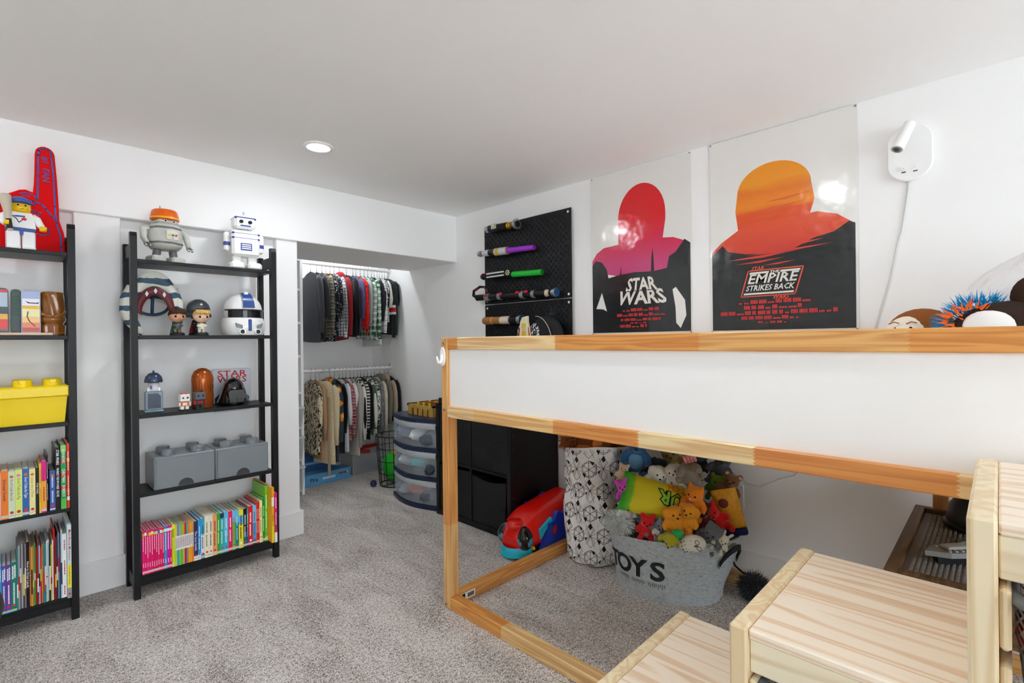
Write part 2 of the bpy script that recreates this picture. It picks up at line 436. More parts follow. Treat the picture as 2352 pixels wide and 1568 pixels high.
# ---------------------------------------------------------------- stair shaped storage unit
S1 = pine('spruce_top', 0, '#f4e3cd', '#d9bfa0', None, (0, 1), 10, 11, amt=.75)
S1y = pine('spruce_top_long', 1, '#f4e6d2', '#e3c6a4', None, (0, 1), 15, 12, amt=.8, k0=.55)
S4 = pine('spruce_apron', 1, '#ece0c4', '#d8c4a0', None, (0, 1), 12, 15, amt=.6, k0=.5)
S2 = pine('spruce_upright', 2, '#ecdcba', '#d9bd8c', None, (0, 1), 17, 13, amt=.5)
S3 = pine('spruce_end', 0, '#f0dcb6', '#cfa76e', None, (0, 1), 26, 14, amt=.8)
ST = thing('stair_storage_unit', 'pale spruce three-step storage unit standing beside the bed', 'storage unit', (0, 0, 0))
XF, XB = .885, 1.322
tops = [(.646, .386), (.343, .647), (.034, .907)]
ends = [.343, .034, -.29]
for (y1, z), y0 in zip(tops, ends):
    part('side_board', MB(S2).box(XF, XB, y1-.030, y1, 0, z, .004), ST)
    part('step_top', MB(S1y).box(XF+.006, XB-.006, y0+.0005, y1-.0305, z-.020, z-.002, .003), ST)
    part('front_apron', MB(S4).box(XF+.012, XF+.030, y0+.0005, y1-.0305, z-.078, z-.0205, .002), ST)
    part('back_apron', MB(S4).box(XB-.030, XB-.012, y0+.0005, y1-.0305, z-.078, z-.0205, .002), ST)
    zz = z-.079
    while zz > .06:
        lo = max(.02, zz-.088)
        for ya, yb in ((y1-.042, y1-.0305), (y0+.0005, y0+.012)):
            part('runner', MB(S2).box(XF+.004, XB-.02, ya, yb, lo, zz-.008, .004), ST)
        zz = lo-.012
part('side_board', MB(S2).box(XF, XB, -.32, -.2905, 0, .907, .004), ST)
part('back_panel', MB(mat('#8d867c', .7)).box(XB-.010, XB-.006, -.29, .612, .02, .30), ST)

MESHG = mat('#6b7073', .35, spec=.6)
def mesh_bin(y0, y1, ztop, zbot, label, holes=True):
    t = thing('storage_bin', label, 'storage bin', (0, 0, 0))
    xa, xb = XF-.012, XB-.03; cy = (y0+y1)/2
    pts = rr((xa+xb)/2, cy, xb-xa, y1-y0, .05, 6)
    part('rim', MB(MESHG).tube([(p[0], p[1], ztop) for p in pts], .0085, 8, True), t, 'smooth grey rim')
    g = MB(MESHG); n = 0
    N = len(pts)
    def P(u, v):
        k = u*N; i = int(k) % N; f = k-int(k); a, b = pts[i], pts[(i+1) % N]
        s = 1-.16*v
        x = a[0]+(b[0]-a[0])*f; y = a[1]+(b[1]-a[1])*f
        return Vector(((xa+xb)/2+(x-(xa+xb)/2)*s, cy+(y-cy)*s, ztop+(zbot-ztop)*v))
    # outline by arc length
    L = [0]
    for i in range(N): L.append(L[-1]+math.hypot(pts[(i+1) % N][0]-pts[i][0], pts[(i+1) % N][1]-pts[i][1]))
    def A(u):
        d = (u % 1)*L[-1]; i = max(j for j in range(N) if L[j] <= d+1e-9); return (i+(d-L[i])/max(1e-6, L[i+1]-L[i]))/N
    nu, nv = int(L[-1]/.0085), int((ztop-zbot)/.0085)
    for j in range(nv):
        for i in range(nu):
            # lattice of two crossing diagonals
            for sgn in (1, -1):
                if (i+j) % 2: continue
                u0 = i/nu; u1 = (i+sgn)/nu
                a = P(A(u0), j/nv); b = P(A(u1), (j+1)/nv); w = Vector((0, 0, .0024))
                g.add([a-w, a+w, b+w, b-w], [(0, 1, 2, 3)])
    o = part('mesh_body', g, t, 'grey perforated body', recalc=False); stuff(o)
    part('floor_plate', MB(MESHG).prism([((xa+xb)/2+(p[0]-(xa+xb)/2)*.84, cy+(p[1]-cy)*.84) for p in pts], zbot, zbot+.003, 2), t)
    return t
mesh_bin(-.278, -.008, .806, .56, 'grey perforated bin of red toys under the tallest step')
mesh_bin(.058, .300, .548, .40, 'dark grey perforated bin under the middle step of the storage unit')
def blob(name, c, r, col, label, cat, group=None, rough=.35, seed=0, amp=.15):
    g = MB(mat(col, rough)); q = Vector((seed*1.3, seed*.7, seed*2.1))
    g.ell((0, 0, 0), r, n=18, m=12, fn=lambda d: 1+amp*noise.noise(d*1.7+q))
    return solo(name, g, label, cat, loc=c, group=group)
blob('toy_ball', (.965, -.10, .742), (.072, .085, .072), '#c8161c', 'glossy red toy at the top of the grey bin', 'toy', seed=1)
blob('toy_ball', (.975, -.15, .655), (.062, .075, .05), '#d92a1e', 'red toy low down in the grey bin', 'toy', seed=2)
blob('toy_ball', (.965, -.055, .610), (.05, .045, .035), '#2f8b3a', 'green toy at the bottom of the grey bin', 'toy', seed=3)
blob('toy_ball', (1.10, -.14, .70), (.08, .08, .09), '#b5181d', 'red toy at the back of the grey bin', 'toy', seed=4)
blob('toy_ball', (.985, -.185, .775), (.04, .04, .04), '#e89a1c', 'orange toy on the red ones in the grey bin', 'toy', seed=5)
blob('toy_ball', (1.0, .18, .47), (.08, .08, .05), '#3b3f45', 'dark toy lying in the bin under the middle step', 'toy', seed=6)

# ---------------------------------------------------------------- ladder bookcases
def bw(name, ax):
    m = bpy.data.materials.new(name); n = NT(m); o = n.obj(); s = [120]*3; s[ax] = 4
    f = n.noise(n.mp(o, tuple(s)), 1, 3, .6)
    n.col(n.ramp(f, [(.3, '#0b0b0c'), (.7, '#191a1c')])); n.b.inputs['Roughness'].default_value = .42; n.b.inputs['Specular IOR Level'].default_value = .28; n.bump(f, .12, .001); return m
BK, BKX = bw('black_stain_upright', 2), bw('black_stain_shelf', 0)
SHZ = [.105, .470, .826, 1.186, 1.530]
def bookcase(x0, label):
    t = thing('bookcase', label, 'bookcase', (x0, 2.772, 0), group='black ladder bookcases')
    for s in (0, 1):
        xa = 0 if s == 0 else .603; xb = xa+.025
        part('front_post', MB(BK).prism([(0, 0), (.034, 0), (.034, 1.65), (.006, 1.65), (0, 1.63)][::-1], xa, xb, 0), t)
        part('back_post', MB(BK).box(xa, xb, .184, .216, 0, 1.62, .002), t)
        part('side_crosspiece', MB(BK).box(xa+.007, xb-.007, .034, .184, 1.545, 1.605, .002), t)
        part('side_crosspiece', MB(BK).box(xa+.007, xb-.007, .034, .184, .030, .085, .002), t)
        for z in SHZ: part('screw', MB(BOLT).cyl(((xa-.001 if s == 0 else xb+.001), .20, z-.012), ((xa+.002 if s == 0 else xb-.002), .20, z-.012), .003, n=8), t)
    for z in SHZ: part('shelf', MB(BKX).box(.0255, .6025, .004, .212, z-.017, z, .0015), t)
    part('front_strip', MB(BKX).box(.0255, .6025, .010, .024, .052, .0875, .0015), t)
    return t
bookcase(-.406, 'black ladder bookcase cut by the frame edge, foam hand on top')
bookcase(.407, 'black ladder bookcase beside the closet opening, grey brick boxes on it')
# ---------------------------------------------------------------- books
ORD = ['first', 'second', 'third', 'fourth', 'fifth', 'sixth', 'seventh', 'eighth', 'ninth', 'tenth', 'eleventh', 'twelfth', 'thirteenth',
       'fourteenth', 'fifteenth', 'sixteenth', 'seventeenth', 'eighteenth', 'nineteenth', 'twentieth']+['twenty-'+q for q in ('first', 'second', 'third', 'fourth', 'fifth', 'sixth', 'seventh', 'eighth', 'ninth')]
PAGE = mat('#e8e3d8', .8, bump=.15, bs=600)
def book(x0, x1, z, h, d, col, label, y=2.768, segs=(), title=None, tcol='#f4f4f2', tz=.5, tl=.6, bars=None, group=None, dots=(), lean=0, name='book', cat='book', rough=.35):
    w = x1-x0-.0004; t = min(.0018, w*.14)
    o = thing(name, label, cat, (x0+.0002, y, z+.0003), (0, lean, 0), group)
    g = MB(mat(col, rough, spec=.25))
    g.box(0, t, 0, d, 0, h); g.box(w-t, w, 0, d, 0, h)
    cuts = sorted({0, 1} | {s[0] for s in segs} | {s[1] for s in segs})
    for a, b in zip(cuts, cuts[1:]):
        c = col
        for s in segs:
            if s[0] <= (a+b)/2 <= s[1]: c = s[2]
        g.m(mat(c, rough, spec=.25)).box(0, w, -.0006, t, a*h, b*h)
    part('cover', g, o)
    part('pages', MB(PAGE).box(t, w-t, t+.0005, d-.003, .002, h-.003), o, 'cream page block')
    lt = MB(mat(tcol, .5))
    if title:
        for (s, zc, ln, sz, tc, dx) in (title if isinstance(title, list) else [(title, tz, tl, .62, tcol, 0)]):
            lt.m(mat(tc, .5)).text(s, min(w*sz*1.25, .03), lambda a, b: (w/2+b+dx*w, -.0009, zc*h-a), .012, 1, fit=ln*h)
    if bars:
        lt.m(mat(tcol, .5)); q = random.Random(int(x0*1e4))
        for (a, b, xo) in bars:
            k = a
            while k < b:
                l = q.uniform(.012, .035); lt.box(w*(xo-.14), w*(xo+.14), -.0009, -.0006, (1-k-l)*h, (1-k)*h); k += l+.008
    for zc, r, c in dots: lt.m(mat(c, .5)).prism([(w/2+r*w*math.cos(2*PI*i/10), zc*h+r*w*math.sin(2*PI*i/10)) for i in range(10)], -.0011, -.0006, 1)
    if lt.v: stuff(part('spine_print', lt, o, 'printed spine', recalc=False))
    return o
ST2 = [(.03, .05, '#f3ead2'), (.05, .058, '#333333'), (.058, .075, '#f3ead2')]
def row2(a): return .437+(a-.437)*(.976-.437)/(.990-.437)
Z1, Z4 = .105, .470
BC = ' on the lowest shelf by the closet'
pk = ['#ec0f76', '#e0085e', '#ee1a80', '#e20a62', '#e8106c', '#d8065a', '#d9135f', '#e21a6e', '#e60c58', '#da0f63']
tops = ['#a9c21e', '#e8e2da', '#e86a2e', '#f0d63c', '#e6e2d2', '#e8c832', '#a8dce0', '#45748c', '#dfeee0', '#b7dc7a']
for k in range(10):
    a, b = .437+k*.0085, .437+(k+1)*.0085
    book(row2(a), row2(b), Z1, .196+.003*math.sin(k*2), .15, pk[k], f'slim pink book, {ORD[k]} from the post'+BC, segs=[(.88, .95, tops[k])]+ST2,
         bars=[(.14, .45+.2*((k*7) % 5)/5, .5), (.74, .84, .5)], tcol='#ffe3f0', group='pink books on the bottom shelf')
one = [(.522, .533, .196, '#2f93cf', 'blue slim book among the pink ones'), (.533, .544, .196, '#d4109c', 'magenta slim book beside the blue one'), (.544, .553, .196, '#e0105e', 'last slim pink book before the lime one')]
for a, b, h, c, l in one:
    book(row2(a), row2(b), Z1, h, .15, c, l+BC, segs=[(.88, .95, '#e9eee6')]+ST2, bars=[(.15, .55, .5), (.76, .84, .5)], tcol='#fff0f8')
book(row2(.553), row2(.566), Z1, .197, .15, '#c8dc12', 'lime green book between pink and banded ones'+BC, segs=[(.9, 1, '#e8ee3a')]+ST2, bars=[(.1, .3, .35)], tcol='#556600')
bd = [('#e9c63a', '#b9d34a', 'yellow'), ('#6f8fc4', '#1fa6d6', 'blue'), ('#8fae9a', '#8cc63c', 'sage'), ('#8cc63c', '#6cc018', 'green'), ('#c9a33e', '#b9b48a', 'tan'), ('#d22222', '#c8141e', 'red'),
      ('#4ca79a', '#7f8a94', 'teal'), ('#e08a2e', '#e6a81e', 'amber'), ('#f0a01e', '#f39a10', 'orange'), ('#d8924a', '#f0862a', 'rust')]
for k, (c1, c2, nm) in enumerate(bd):
    a = .566+k*.0077
    book(row2(a), row2(a+.0077), Z1, .192, .15, c1, f'{nm} slim book with white spine band'+BC, segs=[(0, .38, c2), (.38, .72, '#f1f0ec')],
         bars=[(.30, .58, .3), (.33, .55, .7)], tcol='#8b6f78', group='white-banded books on the bottom shelf')
RB = '#d8262e'
big = [(.643, .661, .188, '#2b3464', 'navy', [(0, .12, '#eef0f2')], 'The Lion Inside', '#e8e6f0'), (.661, .674, .190, '#2b9fd6', 'bright blue', [(0, .14, '#cfe6f2')], None, '#e2f4fb'),
       (.674, .690, .192, '#3aa2d4', 'blue and white', [(.12, .62, '#e4e2e6'), (0, .12, '#3f7fc0')], None, '#4a4a58'), (.690, .710, .203, '#efe9cc', 'cream red-dotted', [], None, '#7b8450'),
       (.710, .726, .203, '#ece6d2', 'cream black-spotted', [], None, '#2a2a2a'), (.726, .745, .200, '#f3a060', 'apricot', [], None, '#5a3820'), (.745, .759, .200, '#2aa83e', 'mid green', [], None, '#e8f6d0'),
       (.759, .777, .198, '#2fb0b8', 'turquoise', [(.88, 1, '#24405e')], None, '#e6f4c8'), (.777, .797, .200, '#63bde6', 'sky blue', [(0, .4, '#2bb6d6')], None, '#f4f4f4'),
       (.797, .816, .198, '#e81e62', 'crimson pink', [], None, '#fff0f4'), (.816, .830, .196, '#6cc04a', 'leaf green', [(.72, 1, '#6fc9ea')], None, '#d0306a'), (.830, .846, .196, '#0f8a9a', 'teal', [(.68, 1, '#62c6e2')], None, '#bfe8ee'),
       (.846, .868, .194, '#f4e020', 'yellow', [(.62, .86, '#6fb7e4')], None, '#28281a'), (.868, .885, .194, '#17191c', 'black-topped', [(0, .38, '#17697a')], None, '#e6e6e6'), (.885, .892, .194, '#2e9c96', 'thin teal', [(0, .5, '#234f8c')], None, '#e6e6e6'),
       (.892, .914, .200, '#e2182a', 'red', [(0, .12, '#d81468')], None, '#fff2ec'), (.914, .931, .200, '#4aa6dc', 'blue dark-tipped', [(0, .10, '#3a3230'), (.55, 1, '#7cc0e8')], None, '#2a70a8'),
       (.931, .940, .212, '#d8342e', 'red thin', [], None, '#f0e0d0'), (.940, .948, .212, '#e01a20', 'scarlet thin', [], None, '#f8e8e0'), (.948, .962, .218, '#f0eba0', 'pale yellow', [], None, '#7a7a40'),
       (.962, .976, .224, '#169a3e', 'dark green', [], None, '#d8f0c8'), (.976, .990, .286, '#7fcf2e', 'tall light green', [], None, '#f2f8e0')]
for a, b, h, c, nm, sg, ti, tc in big:
    book(row2(a), row2(b), Z1, h, .185, c, f'{nm} spined picture book'+BC, segs=list(sg)+ST2, bars=[(.16, .40, .5), (.46, .74, .42)] if not ti else None, title=ti, tcol=tc, tl=.5, tz=.5,
         dots=[(.13, .26, RB)] if c not in ('#f4e020', '#e2182a') else [(.13, .26, '#f2f2f2')])
book(.9765, .9895, Z1, .288, .27, '#f2a81c', 'tall orange and yellow book jutting out'+BC, y=2.715, segs=[(0, .38, '#f2d21e'), (.66, .82, '#f6f0e0')], bars=[(.5, .7, .5)], tcol='#b86a10')
book(.9900, 1.0030, Z1, .258, .27, '#e01e78', 'pink white-footed book jutting out by the post'+BC, y=2.712, segs=[(0, .2, '#f4f2f2'), (.2, .42, '#c83068')], bars=[(.1, .3, .5), (.4, .62, .5)], tcol='#fbe8f2')
# the other bookcase, upper row of books
B4 = ', under the yellow brick box'
k2 = 2.768/2.785
r4 = [(-.026, -.005, .180, '#f1b7c4', 'pale pink picture book at the frame edge', [], None, 0), (-.005, .0155, .188, '#f0832e', 'orange book lettered Dinosaur Sounds', ST2, 'Dinosaur Sounds', '#2a2a50'),
      (.0155, .0345, .184, '#d3e3c2', 'pale green book with a red ring motif', ST2, "Don't Lick the Lid", '#a04a44'), (.0345, .055, .186, '#dcea7c', 'lime yellow book with a pink motif', ST2, "Don't Tickle the Pig", '#6a8a40'),
      (.055, .075, .186, '#2f68b0', 'blue book with white lettering', ST2, "Don't Tickle the Tiger", '#f2f6fa'), (.075, .093, .182, '#efe49c', 'cream yellow book', ST2, 'Lines on a Tree', '#c8823a'),
      (.093, .1035, .184, '#191a1c', 'narrow black book with white STAR WARS lettering', [], 'STAR WARS', '#e8e8e8'), (.1035, .110, .20, '#f0c12a', 'thin yellow book', [], None, '#b06a10'),
      (.110, .1255, .206, '#e0168c', 'magenta book with orange lower half', [(.08, .62, '#f0a83a')]+ST2, None, '#d03040'), (.1255, .131, .228, '#15161a', 'thin black book', [], None, '#d8d8d8'),
      (.1345, .152, .164, '#3a5ca4', 'short blue book', [(.03, .06, '#f3ead2')], None, '#cfe0f4'), (.152, .1665, .256, '#141416', 'tall black book lettered STAR WARS', [], 'sw', '#f4f4f4'),
      (.1685, .186, .262, '#2f9450', 'tall green and red striped book', [(.30, .36, '#c8242c'), (.50, .56, '#c8242c'), (.72, .77, '#c8242c'), (.9, 1, '#8fd060'), (0, .16, '#5fb84e')], 'al', '#f0f6ee'),
      (.1875, .1965, .266, '#d8382e', 'tall red book against the post', [(.12, .18, '#e8e2d8'), (.24, .3, '#e86a2a'), (.72, .78, '#f0b43a')], None, '#f8e4dc')]
for a, b, h, c, l, sg, ti, tc in r4:
    a *= k2; b *= k2; tt = ti; bars = None
    if ti == 'sw': tt = [('STAR WARS', .84, .24, .75, tc, 0), ("WHERE'S THE WOOKIEE", .5, .34, .6, tc, 0), ('DELUXE', .26, .10, .6, tc, 0)]
    elif ti == 'al': tt = [('ALIEN BODIES', .83, .22, .6, tc, 0), ('CHRISTMAS', .52, .22, .62, tc, 0), ('IN MEXICO', .28, .18, .62, tc, 0)]
    elif ti and ti != 'STAR WARS': tt = [(ti, .60, .44, .5, tc, 0)]
    elif ti: tt = [(ti, .55, .24, .7, tc, 0)]
    else: bars = [(.12, .40, .5), (.5, .78, .5)]
    book(a, b, Z4, h, .19 if h < .25 else .21, c, l+B4, segs=sg, title=tt, bars=bars, tcol=tc or '#a05a6a',
         dots=[(.88, .3, '#d8702e' if c != '#dcea7c' else '#d88ac8'), (.12, .3, RB)] if '#efe49c' >= c > '#2' and .16 < h < .19 else ())
# lowest row: children's books, then magazines
r5 = [(-.030, -.0185, .188, '#37b6dc', 'cyan book at the frame edge'), (-.0185, -.006, .188, '#1f9fd0', 'bright blue book at the frame edge'), (-.006, .007, .186, '#5a4aa6', 'violet book beside the blue ones'), (.007, .0205, .186, '#6b4098', 'purple book beside the teal one'), (.0205, .0365, .192, '#16806a', 'teal green book with a red heart dot')]
for a, b, h, c, l in r5:
    book(a*k2, b*k2, Z1, h, .17, c, l+' under the row of picture books', segs=[(.03, .05, '#f0d860'), (0, .03, '#49b6d8')], bars=[(.06, .3, .68), (.08, .34, .3), (.42, .82, .5)], tcol='#eef4f4', dots=[(.13, .3, RB)])
mg = [('#3f7f86', .24), ('#b5aeb0', .25), ('#6b6470', .258), ('#d8d4d0', .255), ('#4a4650', .26), ('#8b8688', .255), ('#191a1c', .258, 3), ('#e8863a', .238), ('#d8a03a', .236), ('#a88a3a', .24), ('#3f9a3e', .245), ('#c81e22', .228),
      ('#8a2a2a', .25), ('#a9bcd8', .235), ('#e0182a', .222), ('#e2a52e', .235), ('#3a7a9c', .24), ('#2c8a84', .236), ('#dfe2e2', .246), ('#c8d4e0', .25), ('#1b1c1f', .232), ('#c3c83c', .228),
      ('#e8e6e0', .244), ('#d2141e', .29), ('#6a2a2e', .25), ('#2a3440', .255), ('#8a929a', .27), ('#1f4a86', .262), ('#c9ced2', .28)]
cn = ['slate', 'grey', 'mauve', 'white', 'charcoal', 'pale grey', 'black', 'orange', 'ochre', 'olive', 'green', 'red', 'maroon', 'pale blue', 'scarlet', 'amber', 'steel blue', 'teal', 'white', 'ice blue', 'black', 'lime', 'ivory', 'crimson', 'dark red', 'navy', 'silver', 'royal blue', 'light grey']
tot = sum(1+(len(q) > 2)*1.2 for q in mg); x = .0365*k2; wu = (.1705*k2-x)/tot
for k, q in enumerate(mg):
    w = wu*(1+(len(q) > 2)*1.2)
    book(x, x+w, Z1, q[1], .2, q[0], f'thin {cn[k]} spined magazine, {ORD[k]} after the teal green book', name='magazine', cat='magazine', group='thin magazines on the lowest shelf',
         segs=[(.2+.1*(k % 4), .42+.1*(k % 3), ['#e8e4e0', '#c8202a', '#e8e4e0', '#3a3a42', '#e6c43a'][k % 5])] if k not in (6, 23) else [], rough=.3,
         title=[('How to Draw Lands', .5, .4, .8, '#f2f2f0', 0)] if len(q) > 2 else None, y=2.768+.003*((k*5) % 4))
    x += w
book(.1705*k2, .184*k2, Z1, .262, .21, '#eef0f1', 'white book with small red lettering beside the monster book', bars=[(.1, .25, .5), (.42, .62, .5), (.82, .94, .5)], tcol='#c82a30')
book(.1845*k2, .1965, Z1, .302, .24, '#c6dfe2', 'pale blue book lettered Mad About Monsters! against the post', y=2.745, segs=[(.14, .46, '#f2e24e'), (0, .14, '#9aa0a2')],
     title=[('Mad About Monsters!', .72, .42, .75, '#d2101c', .06), ('A Farm Board Colours', .31, .26, .5, '#2c2a20', 0)], dots=[(.06, .3, '#d8262e')])

# ---------------------------------------------------------------- storage brick boxes
def studbox(name, label, loc, w, d, h, col, studs, drawer, group=None):
    t = thing(name, label, 'storage box', loc, group=group); M_ = mat(col, .3, bump=.02, bs=400)
    if drawer:
        part('body', MB(M_).box(0, w, .006, d, 0, h, .004), t)
        f = MB(M_); x0, x1, z0, z1 = .008, w-.008, .006, h-.012; r = .032; cx = w/2
        pl = [(x0, z0)]+[(cx-r*math.cos(PI*i/12), z0+r*math.sin(PI*i/12)) for i in range(13)]+[(x1, z0), (x1, z1), (x0, z1)]
        f.prism(pl, 0, .007, 1); dr = part('drawer_front', f, t)
        part('finger_recess', MB(mat('#3a3e42', .5)).prism([(cx-r*math.cos(PI*i/12), z0+r*math.sin(PI*i/12)) for i in range(13)], .0035, .007, 1), dr, 'dark half-round finger recess')
    else:
        g = MB(M_)
        a = .016; z1 = h*.70
        vs = [(a, a, 0), (w-a, a, 0), (w-a, d-a, 0), (a, d-a, 0), (.008, .008, z1), (w-.008, .008, z1), (w-.008, d-.008, z1), (.008, d-.008, z1)]
        g.add(vs, [(0, 1, 2, 3), (0, 1, 5, 4), (1, 2, 6, 5), (2, 3, 7, 6), (3, 0, 4, 7), (4, 5, 6, 7)])
        part('body', g, t)
        part('lid', MB(M_).box(0, w, 0, d, z1, h, .006), t)
    for sx, sy in studs:
        s = MB(M_).lathe([(.0, h+.026), (.026, h+.026), (.029, h+.023), (.029, h-.001)][::-1], 24)
        for v in range(len(s.v)): s.v[v] = (s.v[v][0]+sx, s.v[v][1]+sy, s.v[v][2])
        so = part('stud', s, t)
        part('stud_notch', MB(M_).box(sx-.012, sx+.012, sy-.0292, sy-.020, h+.010, h+.0275, .003), so)
    return t
GRB = '#7d8489'
s4 = lambda w: [(w*.25, .055), (w*.75, .055), (w*.25, .155), (w*.75, .155)]
studbox('brick_drawer_box', 'grey brick-shaped drawer box with studs, nearer the frame edge', (.487, 2.776, .4702), .249, .212, .150, GRB, s4(.249), True, 'grey brick boxes')
studbox('brick_drawer_box', 'grey brick-shaped drawer box with studs, nearer the closet', (.738, 2.776, .4702), .249, .212, .150, GRB, s4(.249), True, 'grey brick boxes')
studbox('brick_box', 'yellow brick-shaped storage box with a lid and round studs', (-.20, 2.776, .8262), .40, .205, .152, '#f6d600', [(.06, .055), (.16, .055), (.26, .055), (.35, .055), (.06, .15), (.16, .15), (.26, .15), (.35, .15)], False)

# ---------------------------------------------------------------- top of the cut bookcase
def ff(pts, res=6):
    return pts
fh = thing('foam_hand', 'red foam finger lettered #1 FAN standing behind the baseball figure', 'foam finger', (0, 2.905, 1.5305))
ol = [(-.075, 0), (-.085, .06), (-.075, .13), (-.045, .19), (.0, .225), (.035, .245), (.060, .262), (.078, .266), (.100, .258)]
ol += [(.104, .30), (.106, .35), (.108, .43)]+[(.138-.030*math.cos(PI*i/8), .430+.030*math.sin(PI*i/8)) for i in range(1, 8)]+[(.169, .43)]
ol += [(.176, .32), (.180, .22), (.182, .15), (.196, .10), (.200, .05), (.203, 0)]
part('hand', MB(mat('#dc0c12', .7, bump=.05, bs=300, spec=.12)).prism(ol, 0, .045, 1, b=.004), fh)
ln = MB(mat('#4a5aa0', .7))
def stroke(g, p, w, y0=-.0012, y1=.0006):
    for (a, b), (c, d) in zip(p, p[1:]):
        L = math.hypot(c-a, d-b) or 1; nx, ny = -(d-b)/L*w/2, (c-a)/L*w/2; ex, ey = (c-a)/L*w*.3, (d-b)/L*w*.3
        g.add([(a+nx-ex, y0, b+ny-ey), (c+nx+ex, y0, d+ny+ey), (c-nx+ex, y0, d-ny+ey), (a-nx-ex, y0, b-ny-ey)], [(0, 1, 2, 3)])
stroke(ln, [(.114, .23), (.116, .33), (.117, .42)]+[(.138-.021*math.cos(PI*i/6), .428+.022*math.sin(PI*i/6)) for i in range(1, 6)]+[(.159, .42), (.165, .32), (.168, .21), (.172, .14), (.184, .09), (.186, .04), (.192, .003)], .006)
stroke(ln, [(.06, .246), (.08, .252), (.1, .246), (.114, .23)], .004); stroke(ln, [(.066, .238), (.08, .24), (.09, .238)], .004)
stroke(ln, [(.08, .22), (.10, .22), (.125, .214), (.14, .195), (.158, .168), (.168, .155)], .006)
stroke(ln, [(.08, .21), (.092, .203), (.104, .206), (.106, .218)], .004); stroke(ln, [(.085, .19), (.105, .178), (.125, .176)], .004); stroke(ln, [(.1, .172), (.112, .176), (.117, .16)], .004)
stroke(ln, [(.128, .10), (.138, .112), (.15, .105), (.146, .088), (.13, .082), (.11, .085)], .004); stroke(ln, [(-.068, .05), (-.06, .14), (-.02, .20)], .005)
ln.text('#1', .028, lambda a, b: (.138+b, -.0012, .402-a), .02, 2); ln.text('FAN', .030, lambda a, b: (.140+b, -.0012, .338-a), .02, 2)
stuff(part('outline_print', ln, fh, 'blue outline and #1 FAN lettering', recalc=False))
# toy baseball figure
bf = thing('toy_baseball_player', 'yellow-faced toy baseball player with blue cap and bat on the shelf', 'toy figure', (.060, 2.828, 1.5305), (0, 0, .12))
WH, BL, YE = mat('#f2f2f1', .3), mat('#3f5fa6', .35), mat('#f4c50c', .3)
for s in (-1, 1):
    part('leg', MB(WH).box(s*.0225-.020, s*.0225+.020, -.018, .018, 0, .075, .004).box(s*.0225-.020, s*.0225+.020, -.024, .018, 0, .014, .004), bf)
g = MB(BL).box(-.044, .044, -.018, .018, .0752, .088, .003); g.prism([(-.005, .076), (-.006, .068), (-.004, .058), (.004, .058), (.006, .068), (.005, .076)], -.0195, -.017, 1); part('belt', g, bf, 'blue belt')
vs = [(-.044, -.018, .088), (.044, -.018, .088), (.044, .018, .088), (-.044, .018, .088), (-.032, -.017, .150), (.032, -.017, .150), (.032, .017, .150), (-.032, .017, .150)]
part('torso', MB(WH).add(vs, [(0, 1, 2, 3), (0, 1, 5, 4), (1, 2, 6, 5), (2, 3, 7, 6), (3, 0, 4, 7), (4, 5, 6, 7)]), bf, 'white jersey')
e = MB(BL); yt = -.0188
e.add([(-.026, yt, .133), (-.012, yt, .1365), (.010, yt, .1375), (.012, yt, .131), (-.004, yt, .130), (-.016, yt, .129)], [(0, 1, 2, 3, 4, 5)])
e.m(mat('#24324a', .5)); stroke(e, [(-.026, .132), (-.014, .122), (-.007, .108), (.002, .118)], .003, yt, 0)
e.m(mat('#d8141e', .5)).add([(-.001, yt-.0003, .125), (.004, yt-.0003, .127), (.006, yt-.0003, .133), (.010, yt-.0003, .128), (.017, yt-.0003, .126), (.014, yt-.0003, .121), (.012, yt-.0003, .117), (.006, yt-.0003, .119), (.002, yt-.0003, .117)], [tuple(range(9))])
part('jersey_emblem', e, bf, 'blue bird emblem with red leaf', recalc=False)
for s in (-1, 1):
    A = part('arm', MB(WH).tube([(s*.034, 0, .142), (s*.048, -.003, .130), (s*.056, -.010, .108), (s*(.060 if s > 0 else .046), -.022, .098)], [.012, .014, .013, .011], 12), bf)
    c = (.064, -.026, .090) if s > 0 else (-.040, -.030, .100)
    part('hand', MB(YE).lathe([(.006, -.009), (.012, -.009), (.012, .009), (.006, .009), (.006, -.009)], 16, cap=False, a0=R(40), a1=R(320)), A, 'yellow gripping hand').location = c
g = MB(YE).lathe([(0, .148), (.024, .149), (.030, .154), (.031, .165), (.031, .186), (.028, .194), (0, .196)], 28); part('head', g, bf, 'yellow head')
fc = MB(mat('#141414', .4))
for s in (-1, 1): fc.ell((s*.011, -.0300, .176), (.0034, .0018, .0034))
fc.tube([(-.011+.022*i/8, -.0305+.003*abs(i/4-1), .165-.004*math.sin(PI*i/8)) for i in range(9)], .0012, 6); part('face', fc, bf, 'black eyes and smile')
cp = MB(BL).ell((0, 0, .191), (.035, .035, .024), n=20, m=10, fn=lambda d: 1 if d.z > -.05 else .96)
cp.prism([(.036*math.cos(t), -.012-.046*abs(math.sin(t))) for t in [PI*i/10 for i in range(11)]], .187, .1905, 2); part('cap', cp, bf, 'blue cap with brim')
bt = MB(mat('#c9bca8', .4)).stack((-.034, -.034, .070), (-.10, .02, 1), [(0, .009, None), (.006, .009, mat('#1b1b1c', .5)), (.045, .0085, mat('#c9bca8', .4)), (.06, .011, None), (.11, .017, None), (.135, .018, None), (.142, .013, None), (.1425, 0, None)], 16)
part('bat', bt, bf, 'tan bat with black grip')

